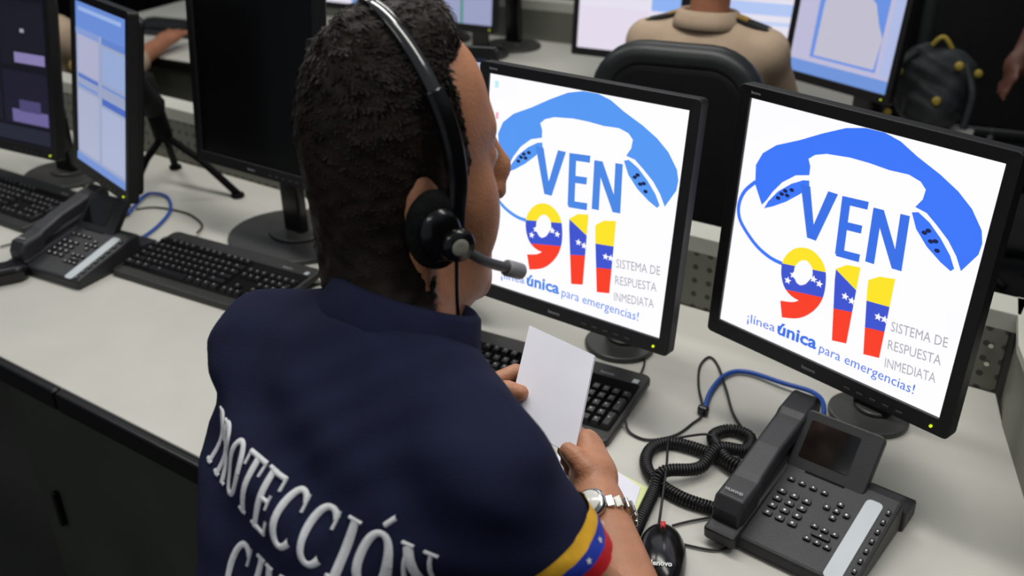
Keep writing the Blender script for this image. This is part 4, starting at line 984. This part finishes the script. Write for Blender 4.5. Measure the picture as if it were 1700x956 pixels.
beige, bsh, Mb = figure('person in beige shirt with dark shoulder boards, seated facing the far white screens', (-.825, 1.93, .125), .12, BEIGE, SKIN2, seated([((-.20, .10, .02), (-.12, .30, -.05)), ((.20, .10, .02), (.12, .30, -.05))]), size=.80)
hair_cap(beige, Mb)
Ml = Mb
for q in (-1, 1):
    g = bmesh.new(); prism(g, rrect(.10, .045, .012), 0, .008, Ml @ Matrix.Translation((q*.115, -.02, .268)) @ Matrix.Rotation(q*.28, 4, 'Y')); o = obj('shoulder_board', g, mat('shoulder_board_black', (22, 22, 20), .7), bsh)
    g = bmesh.new(); prism(g, rrect(.03, .03, .004), .008, .012, Ml @ Matrix.Translation((q*.09, -.02, .275)) @ Matrix.Rotation(q*.28, 4, 'Y')); obj('shoulder_badge', g, mat('badge_gold', (150, 120, 50), .6), o)
collar(bsh, tuple(Ml @ Vector((0, -.02, .265))), (0, .1, 1), .056, BEIGE, h=.026, gap=.2)
g = bmesh.new(); base_h = Ml @ Vector((0, .02, .50)); hs2 = empty('headset', tuple(base_h), .12, label='black headset worn by the person in beige, mostly above the frame', cat='headset')
tube(g, [(.082*math.cos(a), 0, .085*math.sin(a)-.03) for a in [PI*i/16 for i in range(17)]], .005, 8); obj('headband', g, BLK, hs2, True)
disc('ear_pad', (.076, -.01, -.075), (1, 0, 0), .03, [(.7, -.002), (1, .004), (1, .014), (.7, .02)], FOAM, hs2)
g = bmesh.new(); tube(g, smooth_path([(.09, 0, -.08), (.085, .05, -.115), (.05, .10, -.13)]), .004, 8); obj('microphone_arm', g, BLK, hs2, True)
p3, p3s, M3m = figure('person in beige seated at the far upper left, seen in the gap between two monitors', (-2.87, 1.62, -.06), .1, BEIGE, SKIN2, seated([((-.20, .10, .02), (-.12, .34, .09)), ((.20, .16, .06), (.17, .36, .10))]))
hair_cap(p3, M3m)
g = bmesh.new(); disc('sleeve_emblem', tuple(M3m @ Vector((.215, -.02, .12))), (1, -.3, .1), .022, [(1, 0), (.9, .004)], mat('emblem_gold', (150, 125, 70), .6), p3s); g.free()
office_chair('black office chair with lime-green back at the far left behind the list monitor', -2.81, 1.44, .1, top=.06, back=LIME, w=.34)
def standing(sb, ss, st):
    sb.ell((0, .02, .80), (.05, .06, .02)); sb.cap((0, 0, .74), (0, -.0, .60), .05, .055, .02)
    ss.cap((0, 0, .58), (0, 0, .30), .10, .12, .05)
    for q in (-1, 1): ss.cap((0, 0, .58), (q*.16, 0, .55), .06, .055, .03); st.cap((q*.075, 0, .18), (q*.085, 0, -.72), .078, .045, .02)
    st.ell((0, 0, .18), (.15, .10, .12), None, .04); ss.ell((0, 0, .30), (.145, .10, .22), None, .04); ss.ell((0, 0, .42), (.16, .11, .2), None, .04)
    for q, el, wr in ((-1, (-.25, .02, .34), (-.31, -.03, .20)), (1, (.22, .0, .28), (.24, .05, .02))):
        sh = np.array([q*.16, 0, .55]); el = np.array(el); wr = np.array(wr); ss.cap(sh, el, .052, .045, .02); sb.cap(sh, el, .04, .034); sb.cap(el, wr, .034, .024, .01)
        d = (wr-el)/np.linalg.norm(wr-el); sb.ell(wr+d*.04, (.03, .02, .04), None, .01)
        for t in range(4): a = wr+d*.07+np.array([0, (t-1.5)*.017, 0]); sb.cap(a, a+d*.045, .0095, .008, .004)
        sb.cap(wr+d*.02, wr+d*.06+np.array([0, -.035, 0]), .011, .009, .006)
p4, p4s, M4m = figure('person in dark navy clothes standing at the right edge, bare arm lowered', (-.03, 2.72, 0), .4, DKNAVY, mat('skin_dark', (84, 50, 38), .6, noise=.1), standing)

office_chair('black high-backed office chair beyond the far desk, behind the backpack', -.40, 3.05, .2, top=.48, w=.42, lower=-.15)
# ================================================================ bag on the far desk
bag = empty('backpack', (-.475, 2.50, 0), .2, label='dark charcoal backpack with ochre trim standing on the far desk beside the map monitor', cat='bag')
s = Sculpt((-.13, -.12, -.01), (.13, .12, .25), .005)
s.ell((0, 0, .09), (.088, .065, .10), None, .03); s.cap((-.04, 0, .14), (.04, 0, .15), .05, .045, .03); s.ell((0, -.05, .07), (.06, .035, .055), None, .015); s.cap((-.06, .01, .17), (-.03, 0, .19), .022, .02, .01)
X = s.grid(); s.D = s.D+(.004*np.sin(X[0]*80+X[2]*60)*np.sin(X[2]*90+X[1]*50)).astype(np.float32); s.plane_cut((0, 0, 0), (0, 0, -1))
V, F = s.mesh(); mesh_obj('bag_body', V, F, BAGM, bag)
for pts in ([(-.05, -.02, .19), (-.10, -.05, .14), (-.105, -.06, .06), (-.07, -.07, .02)], [(.06, -.03, .17), (.085, -.06, .11), (.08, -.07, .03)]):
    g = bmesh.new(); tube(g, smooth_path(pts), .009, 8); obj('shoulder_strap', g, BAGM, bag, True)
g = bmesh.new(); tube(g, smooth_path([(-.03, 0, .19), (0, 0, .225), (.03, 0, .19)]), .006, 8); obj('top_handle', g, BAGY, bag, True)
for p in ((-.085, -.055, .15), (.045, -.06, .175), (.09, -.02, .15), (.01, -.085, .095), (-.095, -.065, .05)):
    g = bmesh.new(); bmesh.ops.create_icosphere(g, subdivisions=2, radius=.011, matrix=Matrix.Translation(p)); obj('buckle', g, BAGY, bag, True)
